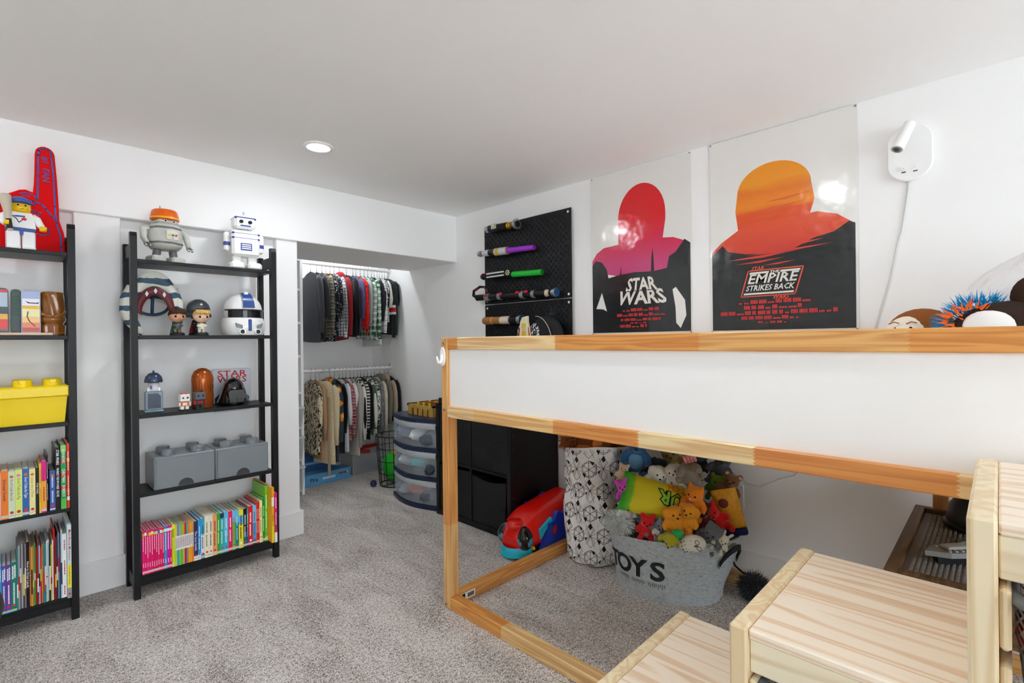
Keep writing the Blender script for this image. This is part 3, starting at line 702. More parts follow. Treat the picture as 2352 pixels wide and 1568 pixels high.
# ---------------------------------------------------------------- second shelf of the cut bookcase: tins and mug
def tin(x0, x1, h, d, loc, label, bands, side):
    t = thing('tin', label, 'tin', loc)
    w = x1-x0; prof = [(0, 0), (w, 0), (w, h-.012)]+[(w-.012+.012*math.cos(R(a)), h-.012+.012*math.sin(R(a))) for a in (30, 60, 90)]+[(.012-.012*math.sin(R(a)), h-.012+.012*math.cos(R(a))) for a in (0, 30, 60)]+[(0, h-.012)]
    part('can', MB(mat(side, .35)).prism(prof, 0, d, 1), t)
    g = MB()
    for z0, z1, c in bands:
        g.m(mat(c, .3)).quad((.003, -.0006, z0*h), (w-.003, -.0006, z0*h), (w-.003, -.0006, z1*h), (.003, -.0006, z1*h))
    part('printed_front', g, t, 'printed picture', recalc=False); return t, g
bd0 = MB(mat('#dcbfa6', .7)).box(-.20, .150, 2.7775, 2.86, 1.1862, 1.196, .001)
solo('wooden_plank', bd0, 'pale thin plank under the tins on the second shelf', 'plank')
tin(-.045, .028, .175, .06, (-.050, 2.80, 1.1965), 'tin printed with a red and grey picture at the frame edge', [(.03, .08, '#5a5e66'), (.08, .3, '#d8301e'), (.3, .42, '#e0a83a'), (.42, .58, '#2c3a40'), (.58, .9, '#a9b8c8'), (.9, .97, '#c03a40')], '#3f464c')
tt, g = tin(.028, .058, .175, .05, (.029, 2.83, 1.1965), 'dark green tin with faint rows of print', [(.02, .3, '#12261c'), (.3, .97, '#17402a')], '#143522')
g2 = MB(mat('#3a6048', .5))
for k in range(14): g2.box(.006, .022+.004*(k % 3), -.0012, -.0008, .07+k*.0062, .0725+k*.0062)
stuff(part('print_lines', g2, tt))
tt, g = tin(0, .057, .171, .055, (.058, 2.80, 1.1965), 'tin printed with a sunset landscape beside the brown mug', [(.02, .12, '#b8442e'), (.12, .24, '#e0865a'), (.24, .38, '#eec07a'), (.38, .56, '#e8e0a2'), (.56, .64, '#e2b02e'), (.64, .8, '#dfe4ee'), (.8, .97, '#a3adcf')], '#8f9ab8')
g2 = MB(mat('#4a2430', .5)); g2.add([(.012, -.0012, .128), (.02, -.0012, .118), (.05, -.0012, .117), (.053, -.0012, .124), (.044, -.0012, .121), (.024, -.0012, .122)], [tuple(range(6))])
stroke(g2, [(.020, .085), (.017, .065), (.024, .045), (.04, .026)], .003, -.0012, 0); part('print_detail', g2, tt, recalc=False)
mug = thing('carved_mug', 'glossy brown carved ceramic mug at the shelf end by the post', 'mug', (.152, 2.835, 1.1866))
BR = mat('#8a5212', .12, coat=.6, mott=.3, bs=30)
def mugr(u, v):
    t = 2*PI*u; z = v*.176
    r = .0365+.0025*math.sin(PI*v)
    if v < .24: r += .004*(1 if int(u*12) % 2 else -.6)
    elif v < .30: r -= .003
    elif v < .45: r += .004*math.sin((v-.30)/.15*PI)
    elif v < .95: r += .0022*math.sin(t*9+7*v)*(1-abs(v-.7)*2)
    if v > .97: r -= .001
    return (r*math.cos(t), r*math.sin(t), z)
part('body', MB(BR).grid(mugr, 72, 40, True), mug)
part('rim', MB(BR).lathe([(.036, .176), (.0345, .179), (.031, .177), (.030, .16), (0, .16)], 40, cap=False), mug)
part('foot', MB(BR).lathe([(0, .0), (.040, .0), (.041, .008), (.038, .014)], 40, cap=False), mug)
for s in (-1, 1): part('carved_arm', MB(BR).tube([(s*.036, -.018, .10), (s*.030, -.030, .085), (s*.012, -.0405, .078), (s*.002, -.0415, .074)], [.007, .008, .008, .006], 10), mug)
# ---------------------------------------------------------------- toys on the closet-side bookcase (plain generic shapes)
def toon(name, label, cat, loc, rot=(0, 0, 0), group=None): return thing(name, label, cat, loc, rot, group)
LG, DG, OR_, BLU = mat('#c4c4bd', .4, mott=.12, bs=25), mat('#6e716f', .4, mott=.2, bs=30), mat('#e8640f', .3, mott=.12, bs=25), mat('#34489a', .3)
WT = mat('#f0f0ee', .3)
t = toon('toy_robot', 'weathered grey toy robot with orange flat hat on the top shelf', 'toy robot', (.555, 2.865, 1.5305), (0, 0, .25))
part('body', MB(LG).lathe([(0, .062), (.058, .066), (.074, .082), (.076, .120), (.068, .170), (.058, .184), (0, .186)], 8), t, 'eight-sided grey body')
for z in (.088, .160): part('rib', MB(DG).lathe([(.0752 if z < .1 else .0705, z), (.0772 if z < .1 else .0725, z+.002), (.0772 if z < .1 else .0715, z+.007), (.0752 if z < .1 else .069, z+.009)], 8, cap=False), t, 'dark rib')
hd = part('head', MB(LG).box(-.044, .044, -.042, .042, .186, .206, .006), t)
for k in (-1, 1): part('eye', MB(mat('#e9e9e6', .2)).cyl((k*.018, -.042, .197), (k*.018, -.046, .197), .007, n=14).m(mat('#26282c', .2)).cyl((k*.018, -.046, .197), (k*.018, -.0468, .197), .0045, n=12), hd, 'round eye')
part('hat', MB(OR_).lathe([(.0, .206), (.058, .206), (.060, .209)], 32, cap=False).m(mat('#f0b21a', .35)).lathe([(.060, .209), (.059, .217)], 32, cap=False).m(OR_).lathe([(.059, .217), (.052, .248), (.046, .254), (0, .256)], 32, cap=False), hd, 'orange hat with yellow band')
part('antenna', MB(mat('#333333', .5)).tube([(-.018, 0, .254), (-.021, 0, .272)], .0014, 6), hd)
part('chest_plate', MB(mat('#d9d6cc', .4)).box(-.026, .026, -.0735, -.064, .105, .150, .003), t, 'pale chest plate')
for k, c in enumerate(('#e6c02a', '#3f8a4c', '#c83c1e')): part('chest_button', MB(mat(c, .35)).cyl((-.014+.014*k, -.0735, .128), (-.014+.014*k, -.077, .128), .0048, n=12), t, 'coloured button')
for s in (-1, 1):
    a = part('arm', MB(LG).tube([(s*.070, 0, .160), (s*.092, 0, .150), (s*.096, -.012, .110), (s*.092, -.030, .085)], [.014, .015, .013, .011], 12), t)
    part('claw', MB(mat('#aeb0ad', .25, .6)).tube([(s*.092, -.030, .086), (s*.104, -.042, .076), (s*.098, -.050, .066)], .005, 8).tube([(s*.092, -.030, .086), (s*.080, -.042, .076), (s*.086, -.050, .066)], .005, 8), a, 'metal claw')
    l = part('leg', MB(DG).cyl((s*.034, 0, .062), (s*.038, 0, .030), .017, n=14), t)
    part('foot', MB(LG).box(s*.042-.030, s*.042+.030, -.045, .034, 0, .032, .008), l)

t = toon('toy_robot', 'white toy robot with blue stripes on the top shelf', 'toy robot', (.905, 2.865, 1.5305), (.0, 0, -.05)); t.scale = (1.24, 1.1, 1.12)
part('body', MB(WT).box(-.054, .054, -.044, .044, .062, .182, .010), t, 'boxy white body')
for z in (.140, .162): part('stripe', MB(BLU).box(-.0546, .0546, -.0446, .0446, z, z+.010, .010), t, 'blue stripe')
part('chest_vent', MB(BLU).box(-.022, .022, -.0455, -.043, .088, .122, .003).m(WT).box(-.018, .018, -.0462, -.045, .094, .099).box(-.018, .018, -.0462, -.045, .103, .108).box(-.018, .018, -.0462, -.045, .112, .117), t, 'blue chest grille')
hd = part('head', MB(WT).box(-.042, .042, -.036, .036, .192, .252, .010), t, 'boxy white head')
part('neck', MB(mat('#9fa4ab', .3, .4)).cyl((0, 0, .181), (0, 0, .193), .022, n=18), t)
part('head_band', MB(BLU).box(-.0426, .0426, -.0366, .0366, .236, .246, .010), hd, 'blue band')
part('mouth', MB(BLU).box(-.020, .020, -.0372, -.0355, .202, .208, .002), hd)
for k in (-1, 1): part('eye', MB(mat('#20242c', .15)).cyl((k*.017, -.036, .223), (k*.017, -.040, .223), .008, n=16), hd, 'dark round eye')
part('antenna', MB(mat('#c9ccd2', .25, .5)).tube([(0, 0, .252), (0, 0, .268)], .002, 6).ell((0, 0, .271), .005, n=10, m=6), hd)
for s in (-1, 1):
    a = part('arm', MB(WT).box(s*.066-.011, s*.066+.011, -.014, .014, .085, .172, .006), t); part('arm_stripe', MB(BLU).box(s*.066-.0116, s*.066+.0116, -.0146, .0146, .104, .132, .006), a, 'blue arm panel')
    l = part('leg', MB(WT).box(s*.030-.016, s*.030+.016, -.016, .016, .030, .063, .004), t)
    part('foot', MB(WT).box(s*.034-.028, s*.034+.028, -.048, .030, 0, .034, .009), l)

# striped costume hood
def stripemat(c0, c1, ax, freq, dist, name, thr=.12):
    m = bpy.data.materials.new(name); n = NT(m); o = n.obj()
    ns = n.noise(o, 14, 2); x = n.math('ADD', n.xyz(o)[ax], n.math('MULTIPLY', ns, dist))
    w = n.math('SINE', n.math('MULTIPLY', x, freq)); n.col(n.ramp(n.math('ADD', n.math('MULTIPLY', w, .5), .5), [(.5+thr, c0), (.53+thr, c1)], 'LINEAR')); n.b.inputs['Roughness'].default_value = .6
    return m
HM = stripemat('#d9d9cd', '#35536b', 2, 95, .05, 'hood_stripes', .15)
t = toon('costume_hood', 'cream and slate striped costume hood with tails under the top shelf', 'costume hood', (.510, 2.90, 1.1865), (0, 0, 0))
def dome(u, v):
    a = PI*(1.08*u-.04); p = v*PI*.5
    return (-.092*math.cos(a)*math.cos(p*.0)*(1-.22*v*v), -.045+.10*v-.01*math.sin(PI*u), .165+.135*math.sin(a)*(1-.10*v*v))
part('dome', MB(HM).grid(lambda u, v: (-(.097-.036*v)*math.cos(PI*(1.08*u-.04)), -.045-.014*math.sin(PI*v), .150+(.152-.070*v)*math.sin(PI*(1.08*u-.04))), 32, 6).grid(dome, 28, 10).grid(lambda u, v: tuple(Vector(dome(u, 1))*(1-v*.0)+Vector((-dome(u, 1)[0]*v, .0, (.18-dome(u, 1)[2])*v))), 28, 4), t)
bd = MB(mat('#5e1c22', .45))
bd.grid(lambda u, v: ((-.076+.024*v)*math.cos(PI*(1.16*u-.08)), -.060-.006*math.sin(PI*v), .128+(.098-.036*v)*math.sin(PI*(1.16*u-.08))-.02*v*abs(math.cos(PI*u))), 30, 4)
part('brow_band', bd, t, 'maroon band')
g = MB(mat('#d6d6d6', .3))
for x in (-.034, 0, .034): g.add([(x-.007, -.067, .208-abs(x)*.45), (x, -.067, .222-abs(x)*.45), (x+.007, -.067, .208-abs(x)*.45), (x, -.067, .194-abs(x)*.45)], [(0, 1, 2, 3)])
stuff(part('band_marks', g, t, 'pale diamond marks', recalc=False))
part('head_strap', MB(mat('#2c4460', .6)).tube([(.070*math.cos(PI*i/12), .02, .150-.05*math.sin(PI*i/12)) for i in range(13)], .007, 8).tube([(0, .02, .10), (0, .0, .19)], .007, 8), t, 'slate inner strap')
part('tail', MB(HM).tube([(-.082, -.02, .23), (-.100, -.03, .17), (-.104, -.04, .11), (-.088, -.05, .06), (-.064, -.05, .02), (-.050, -.05, .004)], [.020, .030, .030, .025, .017, .008], 12), t)
part('tail', MB(HM).tube([(.080, -.02, .23), (.096, -.02, .16), (.098, -.02, .09), (.092, -.02, .04), (.086, -.02, .012)], [.018, .024, .024, .018, .008], 12), t)

def doll(x, y, z, s, skin, hair, coat, label, helmet=None):
    t = toon('bobble_doll', label, 'figurine', (x, y, z), (0, 0, .15), 'big-headed dolls on the second shelf')
    t.scale = (s, s, s)
    part('base', MB(mat('#141415', .4)).lathe([(.031, 0), (.032, .004), (.028, .013), (0, .014)], 24), t, 'black round base')
    for k in (-1, 1): part('leg', MB(mat(coat[1], .5)).tube([(k*.008, 0, .012), (k*.0085, 0, .034)], .0075, 10), t)
    part('torso', MB(mat(coat[0], .5)).lathe([(.014, .03), (.016, .034), (.014, .050), (.009, .060), (0, .061)], 16), t)
    for k in (-1, 1): part('arm', MB(mat(coat[0], .5)).tube([(k*.011, 0, .056), (k*.018, -.006, .046), (k*.008, -.016, .043)], [.006, .006, .005], 8), t)
    if len(coat) > 2: part('cape', MB(mat(coat[2], .5)).grid(lambda u, v: ((u-.5)*.046*(.7+.4*v), .012+.006*v, .058-.044*v), 6, 4), t, 'coloured cape')
    hd = part('head', MB(mat(skin, .45)).ell((0, 0, .092), (.034, .029, .030), n=20, m=12, fn=lambda d: 1+.06*(abs(d.x)**3)), t)
    if helmet:
        part('helmet', MB(mat(helmet, .25, .4)).ell((0, 0, .098), (.040, .036, .040), n=20, m=12).lathe([(.0, .085), (.041, .085), (.044, .070), (.040, .07)], 20, cap=False).m(mat('#0f1012', .15)).box(-.024, .024, -.0385, -.030, .088, .100, .003), hd, 'grey helmet')
    else:
        h = MB(mat(hair, .7, bump=.4, bs=260)).ell((0, .004, .100), (.037, .031, .028), n=20, m=12, fn=lambda d: 1+.05*math.sin(9*d.x)*max(0, d.z))
        for i in range(7): h.tube([(-.028+i*.0085, -.018, .122), (-.029+i*.0088, -.030, .112), (-.030+i*.009, -.0315, .104-.002*(i % 3))], [.007, .007, .002], 6)
        part('hair', h, hd)
        e = MB(mat('#101010', .2))
        for k in (-1, 1): e.ell((k*.016, -.0262, .090), (.0052, .003, .0056), n=10, m=6)
        part('eyes', stuff and e, hd, 'round black eyes')
        part('nose', MB(mat(skin, .45)).ell((0, -.030, .083), (.0022, .002, .002), n=8, m=5), hd)
        part('mouth', MB(mat('#8a4a3c', .5)).tube([(-.005, -.0275, .0765), (0, -.0278, .0755), (.005, -.0275, .0765)], .0008, 5), hd)
    return t
doll(.595, 2.835, 1.1865, 1, '#d8a07c', '#4a2a18', ('#55605a', '#8a7a58', '#2f5a58'), 'brown-haired big-headed doll in olive clothes on a black base')
doll(.694, 2.825, 1.1865, 1, '#e8c2a2', '#d8b06a', ('#e2dccb', '#ddd6c4'), 'fair-haired big-headed doll in cream clothes on a black base')
doll(.703, 2.915, 1.1865, 1.34, '#8a8a8a', '#555555', ('#3a3b42', '#2c2c30', '#9a1420'), 'grey-helmeted doll with red cape behind the fair-haired one', '#55595e')

# generic white helmet
t = toon('toy_helmet', 'white toy helmet with blue stripe and black visor on the second shelf', 'toy helmet', (.899, 2.875, 1.1865))
HWM = mat('#eeeeec', .18, coat=.4)
part('shell', MB(HWM).ell((0, 0, .128), (.092, .095, .095), n=32, m=18, fn=lambda d: 1 if d.z > -.1 else 1.0), t)
st_ = MB(mat('#33508f', .25)); st_.grid(lambda u, v: (((u-.5)*.058)*(1-.35*v), -.0965*math.cos(R(-4+88*v))-.0005, .128+.0968*math.sin(R(8+86*v))), 6, 14); part('blue_stripe', st_, t, 'blue centre stripe', recalc=False)
part('crest', MB(HWM).box(-.011, .011, -.060, -.030, .205, .226, .003), t)
part('visor', MB(mat('#15171a', .1)).grid(lambda u, v: (.0955*math.sin(R(-62+124*u)), -.099*math.cos(R(-62+124*u)), .092+.036*v), 24, 2), t, 'glossy black visor')
part('visor_rim', MB(mat('#2b2e33', .3)).tube([(.0965*math.sin(R(-75+150*i/24)), -.1*math.cos(R(-75+150*i/24)), .131) for i in range(25)], .0035, 8), t)
ch = MB(HWM).grid(lambda u, v: ((.096+.010*math.sin(PI*v))*math.sin(R(-95+190*u)), -(.100+.012*math.sin(PI*v))*math.cos(R(-95+190*u)), .002+.088*v), 28, 8); part('chin_guard', ch, t)
for s in (-1, 1):
    part('side_vent', MB(mat('#7d848a', .35)).prism([(.030, .050), (.064, .062), (.060, .040), (.034, .034)] if s > 0 else [(-.030, .050), (-.064, .062), (-.060, .040), (-.034, .034)], -.106, -.090, 1), t)
    part('grille', MB(HWM).cyl((s*.035, -.098, .018), (s*.037, -.116, .018), .016, .0145, 18).m(mat('#1c1f24', .3)).cyl((s*.037, -.1162, .018), (s*.037, -.117, .018), .011, n=16), t)
part('chin_stripe', MB(mat('#33508f', .25)).box(-.008, .008, -.1145, -.108, .022, .082, .002), t, 'blue chin stripe')

# third shelf
Z3 = .8263
t = toon('display_toy', 'small white toy with dark domed lid on a dark blue plinth', 'toy', (.503, 2.862, Z3), (0, 0, -.08))
part('plinth', MB(mat('#8296a2', .35)).box(-.037, .037, -.025, .03, 0, .010, .002).box(-.034, .034, -.022, .028, .010, .096, .003), t, 'grey plinth')
part('plinth_screen', MB(mat('#1d2a48', .25)).add([(-.025, -.0226, .018), (.026, -.0226, .018), (.026, -.0226, .074), (.014, -.0226, .088), (-.025, -.0226, .088)], [(0, 1, 2, 3, 4)]), t, 'dark blue panel', recalc=False)
part('body', MB(WT).lathe([(.016, .097), (.021, .102), (.022, .135), (0, .137)], 10).m(BLU).box(-.016, -.008, -.0225, -.018, .108, .125), t)
part('dome', MB(mat('#4a5570', .2, .4)).lathe([(.0, .138), (.036, .139), (.037, .146), (.032, .166), (.018, .182), (0, .187)], 24).ell((0, 0, .19), .005), t, 'steel blue domed lid')
for s in (-1, 1): part('foot', MB(WT).box(s*.020-.006, s*.020+.006, -.012, .012, .0965, .115, .002), t)

def blocky(name, label, loc, cols, s):
    t = toon(name, label, 'brick figure', loc, (0, 0, .1)); c = [mat(q, .3) for q in cols]
    part('base', MB(mat('#151618', .4)).box(-.020*s, .020*s, -.016*s, .016*s, 0, .006*s, .001), t)
    for k in (-1, 1): part('leg', MB(c[2]).box(k*.011*s-.007*s, k*.011*s+.007*s, -.011*s, .010*s, .006*s, .022*s, .001), t)
    part('torso', MB(c[0]).box(-.019*s, .019*s, -.012*s, .012*s, .022*s, .045*s, .0015).m(c[1]).box(-.010*s, .010*s, -.0135*s, -.011*s, .026*s, .040*s, .001), t)
    for k in (-1, 1): part('arm', MB(c[1]).box(k*.0195*s, k*.0255*s, -.014*s, .008*s, .024*s, .043*s, .001), t)
    hd = part('head', MB(c[3]).box(-.021*s, .021*s, -.018*s, .018*s, .046*s, .082*s, .002), t)
    for k in (-1, 1): part('eye', MB(mat('#1c1c1e', .2)).box(k*.010*s-.004*s, k*.010*s+.004*s, -.0195*s, -.018*s, .060*s, .068*s), hd)
    g = MB(c[4])
    for k in (-.010, .010):
        for j in (-.008, .008): g.cyl((k*s, j*s, .082*s), (k*s, j*s, .0865*s), .0055*s, n=10)
    stuff(part('studs', g, hd))
blocky('brick_figure', 'small orange and white figure of toy bricks before the shelf edge', (.612, 2.80, Z3), ['#e8732a', '#efefec', '#f0f0ee', '#efefec', '#e8501e'], .95)
blocky('brick_figure', 'small dark grey figure of toy bricks before the brown tin', (.676, 2.80, Z3), ['#3a3d42', '#b02028', '#26282b', '#5f6469', '#2a2c30'], 1.02)
t = toon('domed_tin', 'brown domed tin with thin dark lines behind the dark brick figure', 'tin', (.708, 2.875, Z3))
BT = mat('#a8521a', .2, .3)
part('body', MB(BT).lathe([(.046, 0), (.048, .003), (.048, .128)], 32), t)
part('lid', MB(BT).lathe([(.049, .128), (.049, .140), (.046, .160), (.036, .182), (.018, .194), (0, .197)], 32, cap=False), t)
g = MB(mat('#3a1c0c', .4))
for k in range(9):
    a = R(-150+k*15); g.tube([(.0484*math.cos(a), .0484*math.sin(a), .115), (.0484*math.cos(a+.08*(k-4)/4), .0484*math.sin(a+.08*(k-4)/4), .075+.01*(k % 3))], .0009, 5)
stuff(part('print_lines', g, t, 'dark printed lines'))
t = toon('lunch_tin', 'pale tin panel lettered STAR WARS in red behind the black helmet', 'tin', (.880, 2.998, .776))
part('panel', MB(mat('#cfd3dc', .3)).prism(rr(0, .116, .192, .232, .014), 0, .022, 1, b=.003), t)
g = MB(mat('#c4161e', .4))
for s_, z in (('STAR', .204), ('WARS', .172)): g.text(s_, .046, lambda a, b: (a, -.0008, z+b), .012, 2, fit=.145)
stuff(part('lettering', g, t, 'red STAR WARS lettering', recalc=False))
part('dark_print', MB(mat('#1d2440', .4)).add([(-.085, -.0008, .03), (.085, -.0008, .03), (.085, -.0008, .075), (.06, -.0008, .10), (-.06, -.0008, .10), (-.085, -.0008, .075)], [tuple(range(6))]), t, 'dark blue print', recalc=False)
t = toon('toy_helmet', 'glossy black toy helmet with flared rim on the third shelf', 'toy helmet', (.847, 2.868, Z3))
GB = mat('#0c0d0f', .12, coat=.6)
part('dome', MB(GB).ell((0, 0, .085), (.050, .056, .055), n=28, m=14), t)
part('flared_rim', MB(GB).lathe([(.052, .088), (.056, .072), (.064, .045), (.074, .018), (.075, .014), (.070, .014)], 32, cap=False, a0=R(-55), a1=R(235)), t)
part('face_plate', MB(GB).prism([(-.038, .010), (.038, .010), (.044, .07), (.030, .085), (-.030, .085), (-.044, .07)], -.058, -.03, 1, b=.006), t)
part('ridge', MB(GB).tube([(0, -.058*math.cos(R(a)), .085+.057*math.sin(R(a))) for a in range(0, 180, 12)], .0035, 8), t)
part('base_ring', MB(GB).lathe([(.045, 0), (.048, .004), (.044, .016)], 28), t)
g = MB(mat('#3c3f44', .3))
for k in range(6): g.box(-.022+k*.008, -.018+k*.008, -.0588, -.056, .016, .036)
stuff(part('vent_slots', g, t, 'grey vent slots'))

# ---------------------------------------------------------------- closet
WHT = mat('#f2f2f1', .4)
og = thing('closet_organizer', 'tall white open shelving tower at the end of the closet', 'shelving', (1.24, 3.76, 0))
for x0, x1 in ((0, .018), (.335, .355)): part('side_panel', MB(WHT).box(x0, x1, 0, .44, 0, 1.78, .001), og)
for z in (.03, .26, .50, .76, 1.035, 1.285, 1.535, 1.762): part('shelf', MB(WHT).box(.0185, .3345, .002, .44, z, z+.018, .001), og)
part('back_panel', MB(mat('#dcdcda', .6)).box(.0185, .3345, .4405, .446, .03, 1.78), og)
CLR = mat('#cfd6da', .25, alpha=.38)
def cbin(x0, x1, y0, y1, z0, z1, label, lid=True):
    t = thing('clear_bin', label, 'storage bin', ((x0+x1)/2, (y0+y1)/2, z0)); w, d, h = (x1-x0)/2, (y1-y0)/2, z1-z0
    g = MB(CLR); a = .92
    lo = [(-w*a, -d*a, 0), (w*a, -d*a, 0), (w*a, d*a, 0), (-w*a, d*a, 0)]; hi = [(-w, -d, h), (w, -d, h), (w, d, h), (-w, d, h)]
    g.add(lo+hi, [(0, 1, 2, 3), (0, 1, 5, 4), (1, 2, 6, 5), (2, 3, 7, 6), (3, 0, 4, 7)]); part('tub', g, t, recalc=False)
    if lid: part('lid', MB(mat('#c8cccd', .3)).box(-w-.006, w+.006, -d-.006, d+.006, h-.006, h+.010, .004), t)
    return t
for k, (z0, z1, nm) in enumerate([(.5185, .66, 'uppermost'), (.2785, .44, 'middle'), (.0485, .22, 'lowest')]):
    cbin(1.285, 1.570, 3.70, 4.10, z0, z1, f'grey clear lidded bin, {nm} of three in the white tower')
for k, (z, c, nm) in enumerate([(.5190, '#5f6a70', 'grey'), (.2790, '#d8d4cc', 'white'), (.0490, '#3b4248', 'dark')]):
    blob('folded_clothes', (1.42, 3.88, z+.055), (.11, .13, .052), c, f'{nm} folded clothes inside a clear bin of the white tower', 'clothes', rough=.8, seed=k+8)
for k, (z, c, nm) in enumerate([(1.3035, '#2a2c30', 'black'), (1.0535, '#33353a', 'charcoal'), (1.5535, '#26282c', 'dark')]):
    blob('folded_clothes', (1.42, 3.90, z+.06), (.12, .12, .058), c, f'{nm} folded clothes on an upper shelf of the white tower', 'clothes', rough=.85, seed=k+18)
ROD = mat('#eeeeee', .3)
ZU, ZL, YR = 1.782, .918, 3.94
for z, nm in ((ZU, 'upper'), (ZL, 'lower')):
    t = thing('closet_rod', f'white {nm} clothes rod of the closet', 'clothes rod', (0, YR, z))
    part('rod', MB(ROD).cyl((1.597, 0, 0), (2.452, 0, 0), .0145, n=20), t)
    for x in (1.5965, 2.452): part('bracket', MB(ROD).cyl((x, 0, 0), (x+.007, 0, 0), .026, n=20).box(x, x+.007, -.018, .018, 0, .05, .003), t)

# fabric patterns ------------------------------------------------
def fab(kind, c0, c1='#ffffff', c2='#808080', sc_=1, rough=.9, name=None):
    key = (kind, c0, c1, c2, sc_)
    if key in _mc: return _mc[key]
    m = bpy.data.materials.new('fabric_'+kind); n = NT(m); o = n.obj(); X = n.xyz(o)
    def band(ax, f, w, ph=0, soft=.0):
        return n.math('LESS_THAN', n.math('FRACT', n.math('ADD', n.math('MULTIPLY', X[ax], f*sc_), ph)), w)
    hx = n.math('ADD', X[1], n.math('MULTIPLY', X[0], .8))
    def bandh(f, w, ph=0): return n.math('LESS_THAN', n.math('FRACT', n.math('ADD', n.math('MULTIPLY', hx, f*sc_), ph)), w)
    col = c0
    if kind == 'plaid':
        col = n.mix(n.math('MULTIPLY', band(2, 20, .42), .6), c0, c1); col = n.mix(n.math('MULTIPLY', bandh(20, .42), .6), col, c1)
        col = n.mix(n.math('MULTIPLY', band(2, 20, .08, .3), .85), col, c2); col = n.mix(n.math('MULTIPLY', bandh(20, .08, .3), .85), col, c2)
        col = n.mix(n.math('MULTIPLY', band(2, 20, .10, .62), .7), col, '#101214')
    elif kind == 'gingham':
        col = n.mix(n.math('MULTIPLY', band(2, 38, .5), .5), c0, c1); col = n.mix(n.math('MULTIPLY', bandh(38, .5), .75), col, c1)
    elif kind == 'grid':
        col = n.mix(band(2, 22, .07), c0, c1); col = n.mix(bandh(26, .07), col, c1)
    elif kind == 'stripe_h': col = n.mix(band(2, 40, .5), c0, c1)
    elif kind == 'stripe_v': col = n.mix(bandh(34, .45), c0, c1)
    elif kind == 'dots':
        v = n.n('TexVoronoi'); v.inputs['Scale'].default_value = 66*sc_; n.l(n.mp(o, (1, 1, .8)), v.inputs['Vector'])
        col = n.mix(n.math('LESS_THAN', v.outputs['Distance'], .28), c0, c1)
    elif kind == 'patch':
        v = n.n('TexVoronoi'); v.inputs['Scale'].default_value = 13*sc_; n.l(o, v.inputs['Vector'])
        col = n.mix(n.math('LESS_THAN', v.outputs['Distance'], .36), c0, c1); col = n.mix(n.math('LESS_THAN', v.outputs['Distance'], .18), col, c2)
    elif kind == 'leaf':
        f = n.noise(n.mp(o, (1, 1, .45), rot=(.7, 0, 0)), 30*sc_, 1, .5, 2.2); col = n.ramp(f, [(.5, c0), (.515, c1)], 'LINEAR')
        v = n.math('LESS_THAN', n.math('FRACT', n.math('MULTIPLY', n.math('ADD', hx, X[2]), 26)), .18); col = n.mix(n.math('MULTIPLY', v, .8), col, c0)
    elif kind == 'heather':
        f = n.noise(n.mp(o, (1, .6, 2.2)), 130, 2, .7); col = n.ramp(f, [(.4, c0), (.6, c1)])
    elif kind == 'cuff':   # dark shirt with white-red-white stripes
        z = X[2]
        col = c0
        for a, b, c in ((-.40, -.378, c1), (-.375, -.345, c2), (-.342, -.32, c1)):
            col = n.mix(n.math('MULTIPLY', n.math('GREATER_THAN', z, a), n.math('LESS_THAN', z, b)), col, c)
    f = n.noise(o, 24, 2); f2 = n.noise(o, 420 if kind != 'fleece' else 110, 3, .7)
    if kind == 'fleece': col = n.ramp(f2, [(.3, tuple(x*.72 for x in lin(c0)[:3])+(1,)), (.65, c0)])
    if isinstance(col, str): n.b.inputs['Base Color'].default_value = lin(col)
    else: n.col(col)
    n.b.inputs['Roughness'].default_value = rough; n.b.inputs['Sheen Weight'].default_value = .15; n.b.inputs['Specular IOR Level'].default_value = .2
    n.bump(n.math('ADD', f, n.math('MULTIPLY', f2, .35 if kind != 'fleece' else .9)), .45, .006)
    _mc[key] = m; return m
CHROME = mat('#cfcfcf', .2, .9); HWD = mat('#b9782f', .4); HBK = mat('#1c1c1e', .4); HWH = mat('#f0f0ee', .4)
